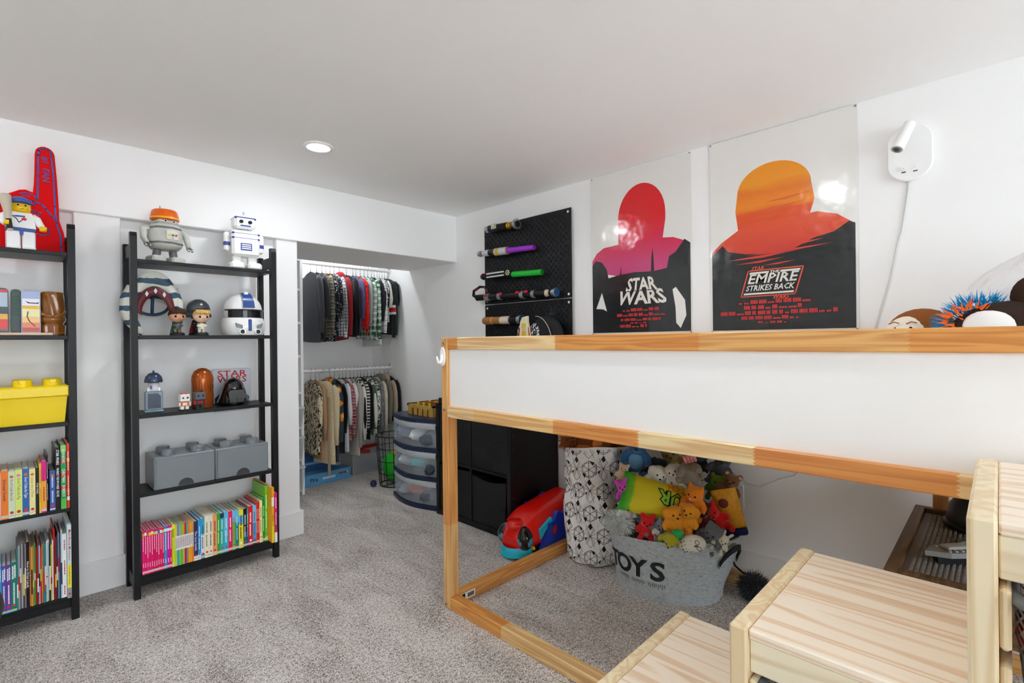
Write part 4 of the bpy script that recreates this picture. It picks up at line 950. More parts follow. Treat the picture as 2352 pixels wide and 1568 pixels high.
def garment(x, zr, L, hw, mt, label, sleeve=.40, thick=.017, hook=CHROME, hang=HBK, seed=0, hood=False, cat='shirt', hem=None, lean=0, yoff=0, flare=1.06, drape=0):
    t = thing('hanging_'+cat.split()[-1], label, cat, (x, YR+yoff, zr), (0, 0, lean), 'clothes on the upper rod' if zr > 1 else 'clothes on the lower rod')
    q = random.Random(seed*17+3); ph = q.uniform(0, 6); k1 = q.uniform(16, 30); A = q.uniform(.003, .006)
    hk = [(0, .0165*math.sin(a), .0165*math.cos(a)) for a in [R(v) for v in range(-80, 181, 20)]]+[(0, 0, -.030), (0, 0, -.072)]
    hg = part('hanger', MB(hook).tube(hk, .0021, 6).m(hang).tube([(0, -hw*.92, -.122), (0, -hw*.5, -.092), (0, 0, -.072), (0, hw*.5, -.092), (0, hw*.92, -.122)], .005, 6), t)
    zs = [-.078, -.088, -.104, -.128, -.16, -.22]+[-.22-(L-.22)*i/9 for i in range(1, 10)]
    def half(z):
        if z > -.128: return .045+(hw-.045)*((-.078-z)/.05)**.75 if z < -.078 else .045
        return hw*(1-.06*math.sin(min(1, (-.128-z)/.12)*PI/2)+(flare-1)*(-z/L))
    N = 24; vs = []
    for z in zs:
        h = half(z); th = thick*(.55+.45*min(1, (-.07-z)/.08))*(1+.25*(-z/L))
        dr = drape*max(0, (-z-.15)/L)
        for i in range(N):
            a = 2*PI*i/N; cy, sx = math.cos(a), math.sin(a)
            y = h*(abs(cy)**.75)*(1 if cy > 0 else -1); xx = th*(abs(sx)**.8)*(1 if sx > 0 else -1)
            fold = A*math.sin(k1*y*(1+.2*math.sin(ph))+ph+z*2.5)*min(1, max(0, (-z-.13)*4))
            vs.append((xx+fold+dr, y, z+.012*math.sin(6*y+ph)*(z == zs[-1])))
    fs = [(j*N+i, j*N+(i+1) % N, (j+1)*N+(i+1) % N, (j+1)*N+i) for j in range(len(zs)-1) for i in range(N)]
    b = MB(mt).add(vs, fs, True).add(vs[:N], [tuple(range(N))], False)
    if hem: b.m(mat(hem, .9)); b.add([(v[0]*1.02, v[1]*1.004, v[2]) for v in vs[-2*N:-N]]+[(v[0]*1.02, v[1]*1.004, v[2]) for v in vs[-N:]], [(i, (i+1) % N, N+(i+1) % N, N+i) for i in range(N)], True)
    part('body', b, t, recalc=True)
    if sleeve:
        for s in (-1, 1):
            e = q.uniform(-.01, .02)
            P = [(0, s*(hw-.020), -.118), (0, s*(hw+.004), -.150), (A*.6, s*(hw+.016), -.21), (A, s*(hw+.016+e), -.15-sleeve*.6), (A*1.5, s*(hw+.006+e), -.14-sleeve)]
            P = [(p[0]+drape*max(0, (-p[2]-.15)/L), p[1], p[2]) for p in P]
            g = MB(mt).tube(P, [.022, .030, .031, .027, .021], 12)
            for i in range(len(g.v)): v = g.v[i]; g.v[i] = (v[0]*.62+A*math.sin(v[2]*40+ph)*.5, v[1], v[2])
            part('sleeve', g, t)
    if hood:
        part('hood', MB(mt).ell((-.004, -.01, -.095), (.030, .085, .045), n=16, m=10), t)
    return t
P = lambda *a, **k: fab(*a, **k)
up = [(1.735, .625, .155, P('plain', '#3f4045'), 'plain charcoal long-sleeved top, first on the upper rod', .42, {}),
      (1.785, .60, .15, P('plain', '#2f3034'), 'plain darker grey top, second on the upper rod', .30, {}),
      (1.829, .585, .15, P('plaid', '#3a3b3f', '#6c6b66', '#d8c25a'), 'grey and yellow plaid flannel shirt on the upper rod', .44, {}),
      (1.862, .64, .15, P('dots', '#121317', '#dcdcdc'), 'black white-speckled shirt on a wooden hanger of the upper rod', .22, dict(hang=HWD, hook=CHROME)),
      (1.897, .60, .15, P('dots', '#16171d', '#c4c8d0', sc_=1.3), 'black shirt with small pale specks next to the gingham one', .30, {}),
      (1.932, .575, .15, P('gingham', '#e4e2e6', '#1d1d26'), 'black and white gingham shirt on the upper rod', .46, {}),
      (1.979, .62, .15, P('plain', '#8e0f1a'), 'dark red high-necked pullover on the upper rod', .44, dict(hood=True)),
      (2.041, .585, .15, P('plain', '#0d0d0f'), 'plain black top between the red ones on the upper rod', .44, {}),
      (2.100, .56, .145, P('plain', '#55527a'), 'dusty purple top beside the red grid one', .30, {}),
      (2.128, .53, .15, P('grid', '#d81a14', '#3a1014'), 'bright red top with dark grid lines on the upper rod', .42, {}),
      (2.170, .50, .15, P('plain', '#98a19e'), 'pale grey-green shirt on the upper rod', .34, {}),
      (2.206, .60, .15, P('plaid', '#2c6a44', '#dfe6e0', '#123a24'), 'green and white plaid shirt behind the pale grey one', .44, {}),
      (2.240, .615, .155, P('plaid', '#3a7a3c', '#e6ece6', '#1a3e50', sc_=.9), 'green white and navy plaid shirt, larger checks, upper rod', .46, {}),
      (2.276, .66, .155, P('plain', '#23262e'), 'navy top with a white hem line on the upper rod', .32, dict(hem='#d6d8dc')),
      (2.304, .55, .145, P('grid', '#e6e6e2', '#2a2a2e'), 'white shirt with thin black grid lines on the upper rod', .42, {}),
      (2.332, .48, .145, P('leaf', '#1c1d22', '#c9cbd0'), 'black and white print shirt on the upper rod', .20, {}),
      (2.356, .46, .145, P('plain', '#d9d6cc'), 'cream tee near the wall end of the upper rod', .20, {}),
      (2.380, .56, .15, P('cuff', '#1d1e22', '#d8d8d8', '#c4161e'), 'black top with white and red stripes, upper rod', .46, {}),
      (2.406, .575, .15, P('plain', '#1b2e2c'), 'dark green top near the wall end of the upper rod', .44, {}),
      (2.434, .42, .14, P('plain', '#15171b'), 'black tee, last before the wall on the upper rod', .18, {})]
for k, (x, L, hw, mt, lab, sl, kw) in enumerate(up):
    garment(x, ZU, L, hw, mt, lab, sl, thick=.0135 if x < 2.42 else .011, seed=k+1, cat='shirt', **kw)
lo = [(1.727, .66, .145, P('leaf', '#dccdae', '#262422'), 'beige shirt with black line pattern, first on the lower rod', .40, {}),
      (1.765, .70, .13, P('plain', '#b08c66'), 'tan coat beside the cream fleece on the lower rod', .40, dict(hang=HWD)),
      (1.797, .74, .125, P('fleece', '#e6d6ae'), 'long cream fleece coat on the lower rod', .44, dict(flare=1.05, yoff=-.075, lean=.30)),
      (1.868, .72, .155, P('patch', '#36434c', '#e08a1e', '#f0e2c0'), 'slate hoodie with orange motifs and 20 on the lower rod', .42, dict(hood=True, yoff=-.035)),
      (1.925, .66, .155, P('plain', '#111113'), 'long plain black top on the lower rod', .36, dict(flare=1.1)),
      (1.968, .66, .14, P('plain', '#dfe4e8'), 'thin white top behind the black one on the lower rod', .30, {}),
      (1.999, .585, .145, P('plaid', '#7a1022', '#b8747c', '#e8dcd8'), 'maroon plaid shirt on the lower rod', .40, {}),
      (2.028, .34, .145, P('plain', '#e8e6e6'), 'short white tee on the lower rod', .16, {}),
      (2.066, .72, .15, P('plain', '#b3afa4'), 'long grey sweater on the lower rod', .50, {}),
      (2.100, .58, .145, P('stripe_v', '#e6e4de', '#1c1c1c'), 'black and white vertically striped top on the lower rod', .44, {}),
      (2.132, .56, .145, P('stripe_h', '#dcdcd6', '#202022'), 'black and white cross-striped top on the lower rod', .36, {}),
      (2.164, .60, .14, P('plain', '#16181a'), 'plain black top behind the striped ones, lower rod', .36, {}),
      (2.196, .56, .145, P('stripe_v', '#4f6b52', '#e4e6dc', sc_=.7), 'green and white striped shirt on the lower rod', .36, {}),
      (2.226, .56, .15, P('leaf', '#e6e6da', '#18201c'), 'cream shirt with black palm leaf print on the lower rod', .34, {}),
      (2.262, .54, .15, P('heather', '#202226', '#a4a6aa'), 'heather grey knit top on the lower rod', .42, {}),
      (2.296, .55, .15, P('fleece', '#d8d2c2'), 'cream fleece jacket beside the grey sherpa, lower rod', .40, {}),
      (2.345, .44, .155, P('fleece', '#857e70'), 'brown-grey sherpa hoodie on the lower rod', .34, dict(hood=True)),
      (2.392, .40, .15, P('fleece', '#bfae96'), 'tan fleece near the wall end of the lower rod', .30, dict(hood=True)),
      (2.430, .46, .145, P('plain', '#1d2228'), 'navy jacket, last before the wall on the lower rod', .36, {})]
for k, (x, L, hw, mt, lab, sl, kw) in enumerate(lo):
    g = garment(x, ZL, L, hw, mt, lab, sl, thick=.0145 if x < 2.4 else .011, seed=k+40, cat='shirt' if 'coat' not in lab and 'jacket' not in lab else 'jacket', **kw)
    if '20' in lab:
        n_ = MB(mat('#e8e8e8', .8)).text('20', .075, lambda a, b: (-.027, -.10-a*1.0+.0, -.30+b), .02, 2); stuff(part('number_print', n_, g, 'white number 20', recalc=False))
# strap hanging from the coat
solo('coat_belt', MB(mat('#bfa488', .9)).box(-.003, .003, -.016, .016, 0, .62, .002), 'tan cloth belt dangling below the cream fleece coat', 'belt', loc=(1.790, 3.765, .10), rot=(0, 0, .2))
# boxes on the closet floor
BX1, BX2 = mat('#5d9cc9', .5, mott=.08, bs=14), mat('#2f5f92', .5, mott=.08, bs=14)
t = thing('cardboard_box', 'long pale blue cardboard box on the closet carpet', 'box', (1.665, 3.925, 0), (0, 0, .06))
part('carton', MB(BX1).box(0, .40, 0, .13, 0, .092, .002), t)
g = MB(mat('#161616', .5)).text('Pira', .042, lambda a, b: (.075+a, -.0008, .046+b), .01, 2)
for k, c in enumerate(['#3f6a50', '#7a1c22', '#c8202a', '#2a4a7a', '#e2c53a']): g.m(mat(c, .5)).box(.290+k*.018, .304+k*.018, -.0012, 0, .052, .066)
g.m(mat('#bfe0ee', .5)).prism(rr(.205, .045, .115, .018, .008), -.001, 0, 1)
stuff(part('box_print', g, t, 'printed lettering and colour squares', recalc=False))
t = thing('cardboard_box', 'darker blue cardboard box behind the pale blue one', 'box', (1.665, 4.07, 0))
part('carton', MB(BX2).box(0, .33, 0, .165, 0, .215, .002), t)
part('tape', MB(mat('#7ab0d6', .4)).box(.0, .33, -.001, 0, .14, .16), t, 'pale blue band')
cbin(2.09, 2.435, 3.97, 4.20, .0, .17, 'clear low bin of red and blue toys on the closet carpet', False)
for k, (x, y, z, l, c, rz, nm) in enumerate([(2.22, 4.06, .16, .16, '#d0201a', -.4, 'red plastic bar lying across the clear closet bin'), (2.33, 4.10, .185, .18, '#b81c1c', .15, 'red plastic bar at the wall end of the clear closet bin'), (2.17, 4.03, .05, .09, '#a81420', .8, 'dark red toy piece inside the clear closet bin')]):
    solo('toy_bar', MB(mat(c, .35)).box(-l/2, l/2, -.018, .018, -.014, .014, .004), nm, 'toy', loc=(x, y, z+.02), rot=(0, .1 if k == 0 else 0, rz))
blob('toy_ball', (2.27, 4.07, .06), (.07, .06, .05), '#24407e', 'blue toy inside the clear closet bin', 'toy', seed=31)
# wire basket with green bundle
t = thing('wire_basket', 'round black wire basket beside the plastic drawers', 'basket', (2.222, 3.50, 0))
WI = mat('#17181a', .45)
rb, rt, hh = .125, .155, .40
for k in range(5):
    f = k/4; part('wire_ring', MB(WI).tube([((rb+(rt-rb)*f)*math.cos(a), (rb+(rt-rb)*f)*math.sin(a), .006+(hh-.006)*f) for a in [2*PI*i/28 for i in range(28)]], .004 if k in (0, 4) else .003, 6, True), t)
for k in range(14):
    a = 2*PI*k/14; part('wire_upright', MB(WI).tube([(rb*math.cos(a), rb*math.sin(a), .006), (rt*math.cos(a), rt*math.sin(a), hh)], .0028, 6), t)
part('wire_base', MB(WI).tube([(-rb, 0, .006), (rb, 0, .006)], .003, 6).tube([(0, -rb, .007), (0, rb, .007)], .003, 6), t)
g = MB(mat('#1fae2a', .55, bump=.3, bs=30)).ell((0, 0, .135), (.100, .100, .125), n=28, m=18, fn=lambda d: 1+.16*noise.noise(d*3+Vector((3, 1, 2)))+.05*noise.noise(d*8))
solo('green_bundle', g, 'bright green cloth bundle inside the black wire basket', 'cloth', loc=(2.222, 3.50, .012))
for k, (dx, dy, nm) in enumerate([(-.04, -.05, 'first orange ball resting on the green bundle'), (.02, -.07, 'second orange ball on the green bundle, by the drawers')]):
    solo('orange_ball', MB(mat('#e0a01e', .4)).ell((0, 0, 0), .024), nm, 'ball', loc=(2.222+dx, 3.50+dy, .272))
solo('navy_ball', MB(mat('#1d2a4c', .4)).ell((0, 0, 0), .026), 'small navy ball on the carpet beside the wire basket', 'ball', loc=(2.055, 3.56, .026))
# ---------------------------------------------------------------- poster wall: pegboards
PEG = mat('#15171a', .45, bump=.03, bs=200, spec=.25)
def pegboard(y0, y1, z0, z1, label):
    t = thing('pegboard', label, 'pegboard', (2.436, 0, 0), group='black pegboards')
    def cuts(a, b, w):
        o = []; p = a+.02
        while p < b-.012: o.append((p-w/2, p+w/2)); p += .02
        return o
    ys, zs = cuts(y0, y1, .0055), cuts(z0, z1, .0135)
    yl = [y0]+[v for p in ys for v in p]+[y1]; zl = [z0]+[v for p in zs for v in p]+[z1]
    g = MB(PEG); ny, nz = len(yl), len(zl); vs = []
    for x in (0, .006): vs += [(x, y, z) for z in zl for y in yl]
    I = lambda k, i, j: k*ny*nz+j*ny+i
    fs = []; hole = lambda i, j: i % 2 == 1 and j % 2 == 1 and 0 < i < ny-2 and 0 < j < nz-2 and ((i//2+j//2) % 2 == 0)
    for j in range(nz-1):
        for i in range(ny-1):
            if hole(i, j):
                for a, b in (((i, j), (i+1, j)), ((i+1, j), (i+1, j+1)), ((i+1, j+1), (i, j+1)), ((i, j+1), (i, j))):
                    fs.append((I(0, *a), I(0, *b), I(1, *b), I(1, *a)))
            else:
                fs.append((I(0, i, j), I(0, i+1, j), I(0, i+1, j+1), I(0, i, j+1))); fs.append((I(1, i, j), I(1, i+1, j), I(1, i+1, j+1), I(1, i, j+1)))
    for i in range(ny-1):
        for j in (0, nz-1): fs.append((I(0, i, j), I(0, i+1, j), I(1, i+1, j), I(1, i, j)))
    for j in range(nz-1):
        for i in (0, ny-1): fs.append((I(0, i, j), I(0, i, j+1), I(1, i, j+1), I(1, i, j)))
    g.add(vs, fs); part('panel', g, t, recalc=False)
    for y in (y0+.022, y1-.022):
        for z in (z0+.022, z1-.022): part('fixing_cap', MB(mat('#f4f4f2', .4)).cyl((-.0012, y, z), (-.0002, y, z), .0078, n=14).cyl((.006, y, z), (.0235, y, z), .006, n=10), t, 'white fixing cap')
    return t
pb = pegboard(1.868, 2.646, 1.404, 1.953, 'upper black pegboard of slotted holes left of the red poster'.replace(' left of ', ' beside '))
pb2 = pegboard(1.868, 2.646, .848, 1.398, 'lower black pegboard half hidden behind the bed rail')
def peghook(p, y, z, l=.05): part('peg_hook', MB(mat('#2a2c2f', .35, .5)).tube([(-.001, y, z), (-l, y, z-.002), (-l-.004, y, z+.014)], .003, 6), p)
SIL, BLK, GLD, GRY = mat('#b9bcc0', .22, .85), mat('#111214', .3), mat('#c8a02a', .25, .7), mat('#8f959b', .35, .3)
def saber(label, y0, z0, y1, z1, x=2.385):
    t = thing('toy_light_sword', label, 'toy sword', (x, y0, z0)); d = Vector((0, y1-y0, z1-z0)); return t, d, d.length
def st(t, name, d, prof, lab=None, n=20): return part(name, MB().m(BLK) and MB(BLK).stack((0, 0, 0), d, prof, n), t, lab)
t, d, L = saber('short toy sword hilt with silver bell end, top of the pegboard', 2.566, 1.922, 2.268, 1.912)
st(t, 'hilt', d, [(0, .022, SIL), (.03, .026, SIL), (.032, .026, BLK), (.20, .025, BLK)])
st(t, 'gold_neck', d, [(.20, .019, GLD), (.212, .024, GLD), (.220, .017, GLD), (.232, .022, GLD), (.24, .017, mat('#8a4a22', .4)), (.255, .017, None)], 'gold ringed neck')
st(t, 'emitter', d, [(.255, .018, SIL), (.285, .036, SIL), (.297, .036, SIL), (.2975, .024, SIL), (.2976, .022, mat('#15171a', .4)), (.2977, 0, None)], 'silver bell end')
part('control_box', MB(SIL).box(-.034, -.020, -.125, -.075, -.018, .018, .003), t); part('label_plate', MB(mat('#d8c88a', .4)).box(-.0355, -.034, -.112, -.09, -.010, .012), t)
t, d, L = saber('toy sword with purple blade tube, second row of the pegboard', 2.648, 1.762, 2.125, 1.738)
st(t, 'hilt', d, [(0, .020, SIL), (.018, .022, GRY), (.03, .018, mat('#6a6030', .4)), (.045, .020, mat('#c9ccd0', .3)), (.11, .022, BLK), (.17, .022, None)])
st(t, 'collar', d, [(.17, .026, mat('#d2ccb2', .4)), (.185, .026, mat('#d6b23a', .35)), (.215, .026, mat('#cfd2d6', .3)), (.285, .026, mat('#a8863a', .4)), (.29, .024, None)], 'pale ringed collar')
st(t, 'blade', d, [(.29, .0195, mat('#a238d0', .3)), (L-.002, .0165, mat('#c45ae6', .3)), (L, .0165, mat('#7a1fa0', .3)), (L+.0005, 0, None)], 'purple blade tube')
t, d, L = saber('toy sword with bright green blade tube, third row of the pegboard', 2.620, 1.597, 2.060, 1.573)
st(t, 'hilt', d, [(0, .018, BLK), (.02, .024, BLK), (.06, .019, BLK), (.25, .019, BLK), (.255, .024, BLK), (.30, .024, BLK), (.305, .02, None)])
for k, r in enumerate((.0195, -.0195)): part('grip_plate', MB(mat('#d9dcdf', .3)).box(-.022, -.012, -.235, -.065, r*.6-.005, r*.6+.005, .002), t, 'silver grip plate')
part('emblem_disc', MB(mat('#e8e2c0', .4)).cyl((-.0235, -.278, .0), (-.026, -.278, 0), .017, n=20).m(BLK).cyl((-.026, -.278, 0), (-.0263, -.278, 0), .012, n=20).m(mat('#d6b838', .4)).cyl((-.0263, -.278, 0), (-.0266, -.278, 0), .006, n=12), t, 'cream ringed disc')
st(t, 'blade', d, [(.305, .0195, mat('#1fc23a', .3)), (L-.002, .0185, mat('#3fdc58', .3)), (L, .0185, mat('#127a2a', .3)), (L+.0005, 0, None)], 'green blade tube')
part('red_trim', MB(mat('#c01a20', .4)).box(-.018, .0, -.06, -.015, .016, .020, .001), t)
t, d, L = saber('long black double-ended toy sword with grey clamps, fourth row', 2.672, 1.452, 1.945, 1.437)
st(t, 'hilt', d, [(0, .023, BLK), (.08, .0225, BLK), (.33, .020, BLK), (.36, .022, BLK), (L-.10, .022, BLK), (L-.08, .024, mat('#c9bca8', .4)), (L-.055, .017, BLK), (L-.045, .020, BLK), (L-.03, .022, None)])
st(t, 'emitter', d, [(L-.03, .024, SIL), (L-.004, .030, SIL), (L, .030, SIL), (L+.0002, .024, mat('#1f4f8a', .15)), (L+.0004, 0, None)], 'silver end with blue lens')
for a, b, w in ((.09, .135, .03), (.22, .25, .03), (.43, .46, .03), (.53, .555, .03)):
    q = part('clamp', MB(GRY).stack(d.normalized()*a, d, [(0, .026, None), (b-a, .026, None)], 8), t, 'grey clamp')
for a in (.10, .245, .40, .48): part('red_button', MB(mat('#c4122a', .35)).box(-.029, -.022, -a-.03, -a, -.002, .014, .001), t, 'red button')
part('guard_prong', MB(BLK).tube([(0, .0, .0), (-.01, .03, .02), (-.015, .02, .05), (-.01, -.04, .075), (0, -.09, .07)], [.014, .013, .011, .010, .006], 8).m(mat('#b01820', .4)).tube([(-.018, .02, .035), (-.022, -.03, .07)], .003, 6), t, 'curved black prong'); part('guard_prong', MB(mat('#3a2a24', .4)).tube([(0, -.10, .02), (-.005, -.11, .05), (-.005, -.075, .07)], [.014, .012, .006], 8), t)
t, d, L = saber('toy sword hilt with tan wood grip and blue lens, fifth row', 2.600, 1.285, 2.238, 1.281)
st(t, 'hilt', d, [(0, .024, mat('#8a5a30', .5)), (.01, .027, mat('#a9713e', .5)), (.085, .027, mat('#d8b23a', .4)), (.095, .026, mat('#a9713e', .5)), (.17, .026, mat('#b9c9b8', .5)), (.178, .027, mat('#d9d0b6', .6)), (.255, .027, mat('#b06a9a', .5)), (.262, .026, BLK), (.33, .027, None)])
st(t, 'emitter', d, [(.33, .028, SIL), (L-.004, .033, SIL), (L, .033, SIL), (L+.0002, .026, mat('#1c4a86', .15)), (L+.0004, 0, None)], 'silver end with blue lens')
for y, z, p in ((2.50, 1.892, pb), (2.34, 1.886, pb), (2.55, 1.730, pb), (2.38, 1.722, pb), (2.52, 1.562, pb), (2.30, 1.556, pb), (2.58, 1.424, pb), (2.08, 1.410, pb), (2.52, 1.252, pb2), (2.35, 1.252, pb2)): peghook(p, y, z)
# cap with speckled front on a wire hook
part('wire_hook', MB(mat('#6a6c70', .3, .8)).tube([(-.002, 2.02, 1.365), (-.014, 2.02, 1.36), (-.014, 2.02, 1.315), (-.03, 2.02, 1.31)], .0018, 6).tube([(-.002, 1.985, 1.365), (-.014, 1.985, 1.36), (-.014, 1.985, 1.315), (-.03, 1.985, 1.31)], .0018, 6).tube([(-.03, 1.98, 1.31), (-.03, 2.05, 1.31)], .0022, 6), pb2)
t = thing('costume_hat', 'black costume hat with cream yellow-squared crest hanging on the lower pegboard', 'hat', (2.37, 2.06, 1.14))
part('crown', MB(mat('#17171a', .7, bump=.1, bs=90)).ell((.015, -.03, .03), (.045, .135, .125), n=28, m=16), t)
part('piping', MB(mat('#b9b6b2', .6)).tube([(-.030-.006*math.sin(PI*i/14), .02-.13*math.sin(PI*.5*i/14), .155-.16*(1-math.cos(PI*.5*i/14))) for i in range(15)], .0028, 6), t, 'pale piping')
spk = bpy.data.materials.new('speckle_print'); n = NT(spk); f = n.noise(n.mp(n.obj(), (1, 2.2, 1), rot=(.9, 0, 0)), 75, 1, .5); n.col(n.ramp(f, [(.53, '#101012'), (.56, '#e8e8e8')])); n.b.inputs['Roughness'].default_value = .6
for s in (-1, 1): part('speckled_side', MB(spk).ell((-.020, .085+s*.052, .038), (.030, .045, .075), n=22, m=12), t, 'black and white speckled side')
cr = [(-.058, 0), (-.050, .06), (-.034, .125), (-.020, .150), (.026, .158), (.028, .125), (.040, .06), (.055, 0)]
part('crest', MB(mat('#e6dfb8', .4)).prism([(-p[0]+.085, p[1]) for p in cr], -.066, -.046, 0, b=.003), t, 'cream crest')
for z0, z1, c in ((.088, .112, '#e8c21a'), (.064, .088, '#d2cab4'), (.034, .064, '#e6b91a'), (.004, .032, '#153a3e')): part('crest_square', MB(mat(c, .4)).box(-.068, -.0655, .070, .104, z0+.001, z1-.001), t)
for s in (-1, 1): part('crest_edge', MB(mat('#b42226', .4)).add([(-.0672, .085+s*.055, .0), (-.0672, .085+s*.044, .0), (-.0672, .085+s*.034, .085), (-.0672, .085+s*.040, .09)], [(0, 1, 2, 3)]), t, 'red edge', recalc=False)

# ---------------------------------------------------------------- posters (plain coloured shapes with their lettering)
def paper(name, c0, grad=None, rng=(0, 1), rough=.17):
    m = bpy.data.materials.new(name); n = NT(m); o = n.obj(); n.b.inputs['Roughness'].default_value = rough; n.b.inputs['Coat Weight'].default_value = .35; n.b.inputs['Coat Roughness'].default_value = .08
    if grad:
        mr = n.n('MapRange'); mr.inputs[1].default_value = rng[0]; mr.inputs[2].default_value = rng[1]
        n.l(n.math('ADD', n.xyz(o)[2], n.math('MULTIPLY', n.math('SUBTRACT', n.noise(n.mp(o, (1, 2, 9)), 3, 2), .5), .05)), mr.inputs[0]); n.col(n.ramp(mr.outputs[0], grad))
    else: n.b.inputs['Base Color'].default_value = lin(c0)
    n.bump(n.noise(o, 9, 2), .35, .012)
    return m
PW, PBK = paper('poster_white', '#eae8e3'), paper('poster_black', '#0d1216')
def poster(yl, yr, z0, z1, label):
    t = thing('poster', label, 'poster', (2.4585, yl, z0)); w, h = yl-yr, z1-z0
    def crv(a, b): return -.0012-.0035*math.sin(3.1*a/w+.4)**2*(1-b/h*.6)-(.003 if b < .02 else 0)
    def sheet(nm, pts, m, k=0, lab=None):
        g = MB(m)
        g.add([(-.0035-k*.0004, -a*w, b*h) for a, b in pts], [tuple(range(len(pts)))]); return part(nm, g, t, lab, recalc=False)
    part('paper', MB(PW).box(-.0032, -.0026, -w, 0, 0, h), t)
    for y, z in ((-.006, .006), (-w+.006, .006), (-.006, h-.006), (-w+.006, h-.006)): part('pin', MB(mat('#9a9a98', .3, .6)).cyl((-.003, y, z), (-.0065, y, z), .004, n=10), t)
    return t, w, h, sheet
t, w, h, sheet = poster(1.731, 1.118, 1.172, 2.094, 'white poster with red shape and STAR WARS lettering beside the pegboards')
RG = paper('poster_red', '#e8141e', [(0, '#c83c78'), (.22, '#d8204e'), (.45, '#e2101e'), (1, '#e01016')], (.38, .92))
arch = [(.30, .54), (.30, .66)]+[(.535-.235*math.cos(PI*i/18), .70+.195*math.sin(PI*i/18)) for i in range(19)]+[(.77, .66), (.74, .54)]
hill = [(.01, .40), (.01, .47), (.06, .515), (.14, .545), (.30, .552), (.74, .552), (.84, .545), (.93, .52), (.99, .475), (.99, .36), (.5, .33)]
sheet('red_arch', arch, RG, 1, 'red round-topped shape'); sheet('red_hill', hill, RG, 2, 'red hill shape')
blk = [(.01, .012), (.99, .012), (.99, .50), (.94, .525), (.86, .46), (.80, .44), (.78, .375), (.66, .366), (.655, .45), (.645, .50), (.635, .45), (.63, .366), (.47, .372), (.33, .366), (.325, .42), (.315, .366), (.19, .352), (.17, .41), (.12, .455), (.05, .47), (.01, .44)]
sheet('dark_ground', blk[::1], PBK, 3, 'black lower part with skyline')
for q in ([(.05, .165), (.115, .265), (.17, .145), (.13, .16)], [(.83, .25), (.86, .262), (.94, .185), (.95, .10), (.90, .03), (.86, .06), (.855, .15)]): sheet('pale_sliver', q, PW, 4, 'pale sliver')
LT = MB(mat('#e4dfd6', .3)); RED = mat('#d8343a', .4)
def trap(a, b): return (-.0058, -(.53*w+a*(1-(b-.0)*2.6)), .262*h+b)
def P1(zc, hh): return lambda a, b: (-.0058, -(.53*w+a*(1.05-(zc+b*1.0-.262*h)*3.4)), zc+b)
LT.text('STAR', .100, P1(.292*h, .1), .03, 2, fit=.19); LT.text('WARS', .105, P1(.216*h, .1), .03, 2, fit=.245)
stuff(part('title_lettering', LT, t, 'white STAR WARS lettering', recalc=False))
def credits(t, rows, wc, k=-.0056):
    g = MB(RED); q = random.Random(5)
    for zc, a0, a1, hh in rows:
        a = a0
        while a < a1:
            l = q.choice([.035, .05, .028, .042]); l = min(l, a1-a); s = hh if q.random() < .72 else hh*.45
            x = a
            while x < a+l-.002: g.quad((k, -x*wc, zc-hh/2), (k, -(x+.0062)*wc, zc-hh/2), (k, -(x+.0062)*wc, zc-hh/2+s), (k, -x*wc, zc-hh/2+s)); x += .0092
            a += l+.012
    stuff(part('credit_lines', g, t, 'rows of tiny red print', recalc=False))
credits(t, [(.147*h, .34, .70, .016), (.117*h, .28, .76, .016), (.088*h, .32, .72, .014), (.068*h, .42, .58, .007), (.050*h, .31, .58, .016)], w)
t, w, h, sheet = poster(1.022, .413, 1.170, 2.096, 'white poster with orange dome and EMPIRE STRIKES BACK lettering beside the lamp')
OG = paper('poster_orange', '#f0900f', [(0, '#d8401e'), (.25, '#e4581a'), (.33, '#ee8a1a'), (.5, '#e67a12'), (.6, '#f09a14'), (1, '#ee8c0e')], (.46, .84))
OH = paper('poster_coral', '#e0502c', [(0, '#d23a2e'), (.6, '#e2552c'), (1, '#e06a2a')], (.36, .60))
sheet('orange_dome', [(.22, .52), (.20, .62), (.215, .70)]+[(.47-.255*math.cos(PI*i/18), .70+.135*math.sin(PI*i/18)) for i in range(1, 18)]+[(.725, .70), (.745, .62), (.70, .52)], OG, 1, 'orange dome shape')
sheet('coral_hill', [(.015, .40), (.015, .425), (.09, .47), (.20, .515), (.28, .548), (.66, .552), (.76, .556), (.88, .53), (.985, .475), (.985, .36), (.5, .30)], OH, 2, 'coral hill shape')
sheet('dark_ground', [(.015, .012), (.985, .012), (.985, .478), (.95, .49), (.86, .452), (.74, .436), (.62, .40), (.45, .388), (.28, .396), (.14, .42), (.10, .455), (.015, .41)], PBK, 3, 'black lower part')
for a0, a1, z, dz in ((.14, .66, .372, .012), (.28, .86, .388, .010), (.20, .55, .348, .009), (.44, .80, .41, .012), (.40, .62, .332, .007)): sheet('coral_streak', [(a0, z), ((a0+a1)/2, z+dz), (a1, z+dz*1.6), ((a0+a1)/2, z-dz*.2)], OH, 4, 'coral cloud streak')
for a0, a1, z, dz in ((.26, .70, .600, .012), (.30, .60, .57, .010), (.23, .46, .54, .012), (.40, .74, .642, .010)): sheet('cloud_streak', [(a0, z), ((a0+a1)/2, z+dz), (a1, z+dz*1.8), ((a0+a1)/2, z-dz*.3)], OH, 5, 'reddish cloud streak')
CR = mat('#e25a42', .35); zc = .245*h
def sh(a, b): return (-.0060, -(.455*w+a+b*.28), zc+b)
g = MB(CR)
def sq(g, a0, a1, b0, b1, f=sh): g.add([f(a0, b0), f(a1, b0), f(a1, b1), f(a0, b1)], [(0, 1, 2, 3)])
W2, H2 = .118, .062
for q in ((-W2, W2, -H2, -H2+.005), (-W2+.0, W2, H2-.005, H2), (-W2, -W2+.006, -H2, H2), (W2-.006, W2, -H2, H2)): sq(g, *q)
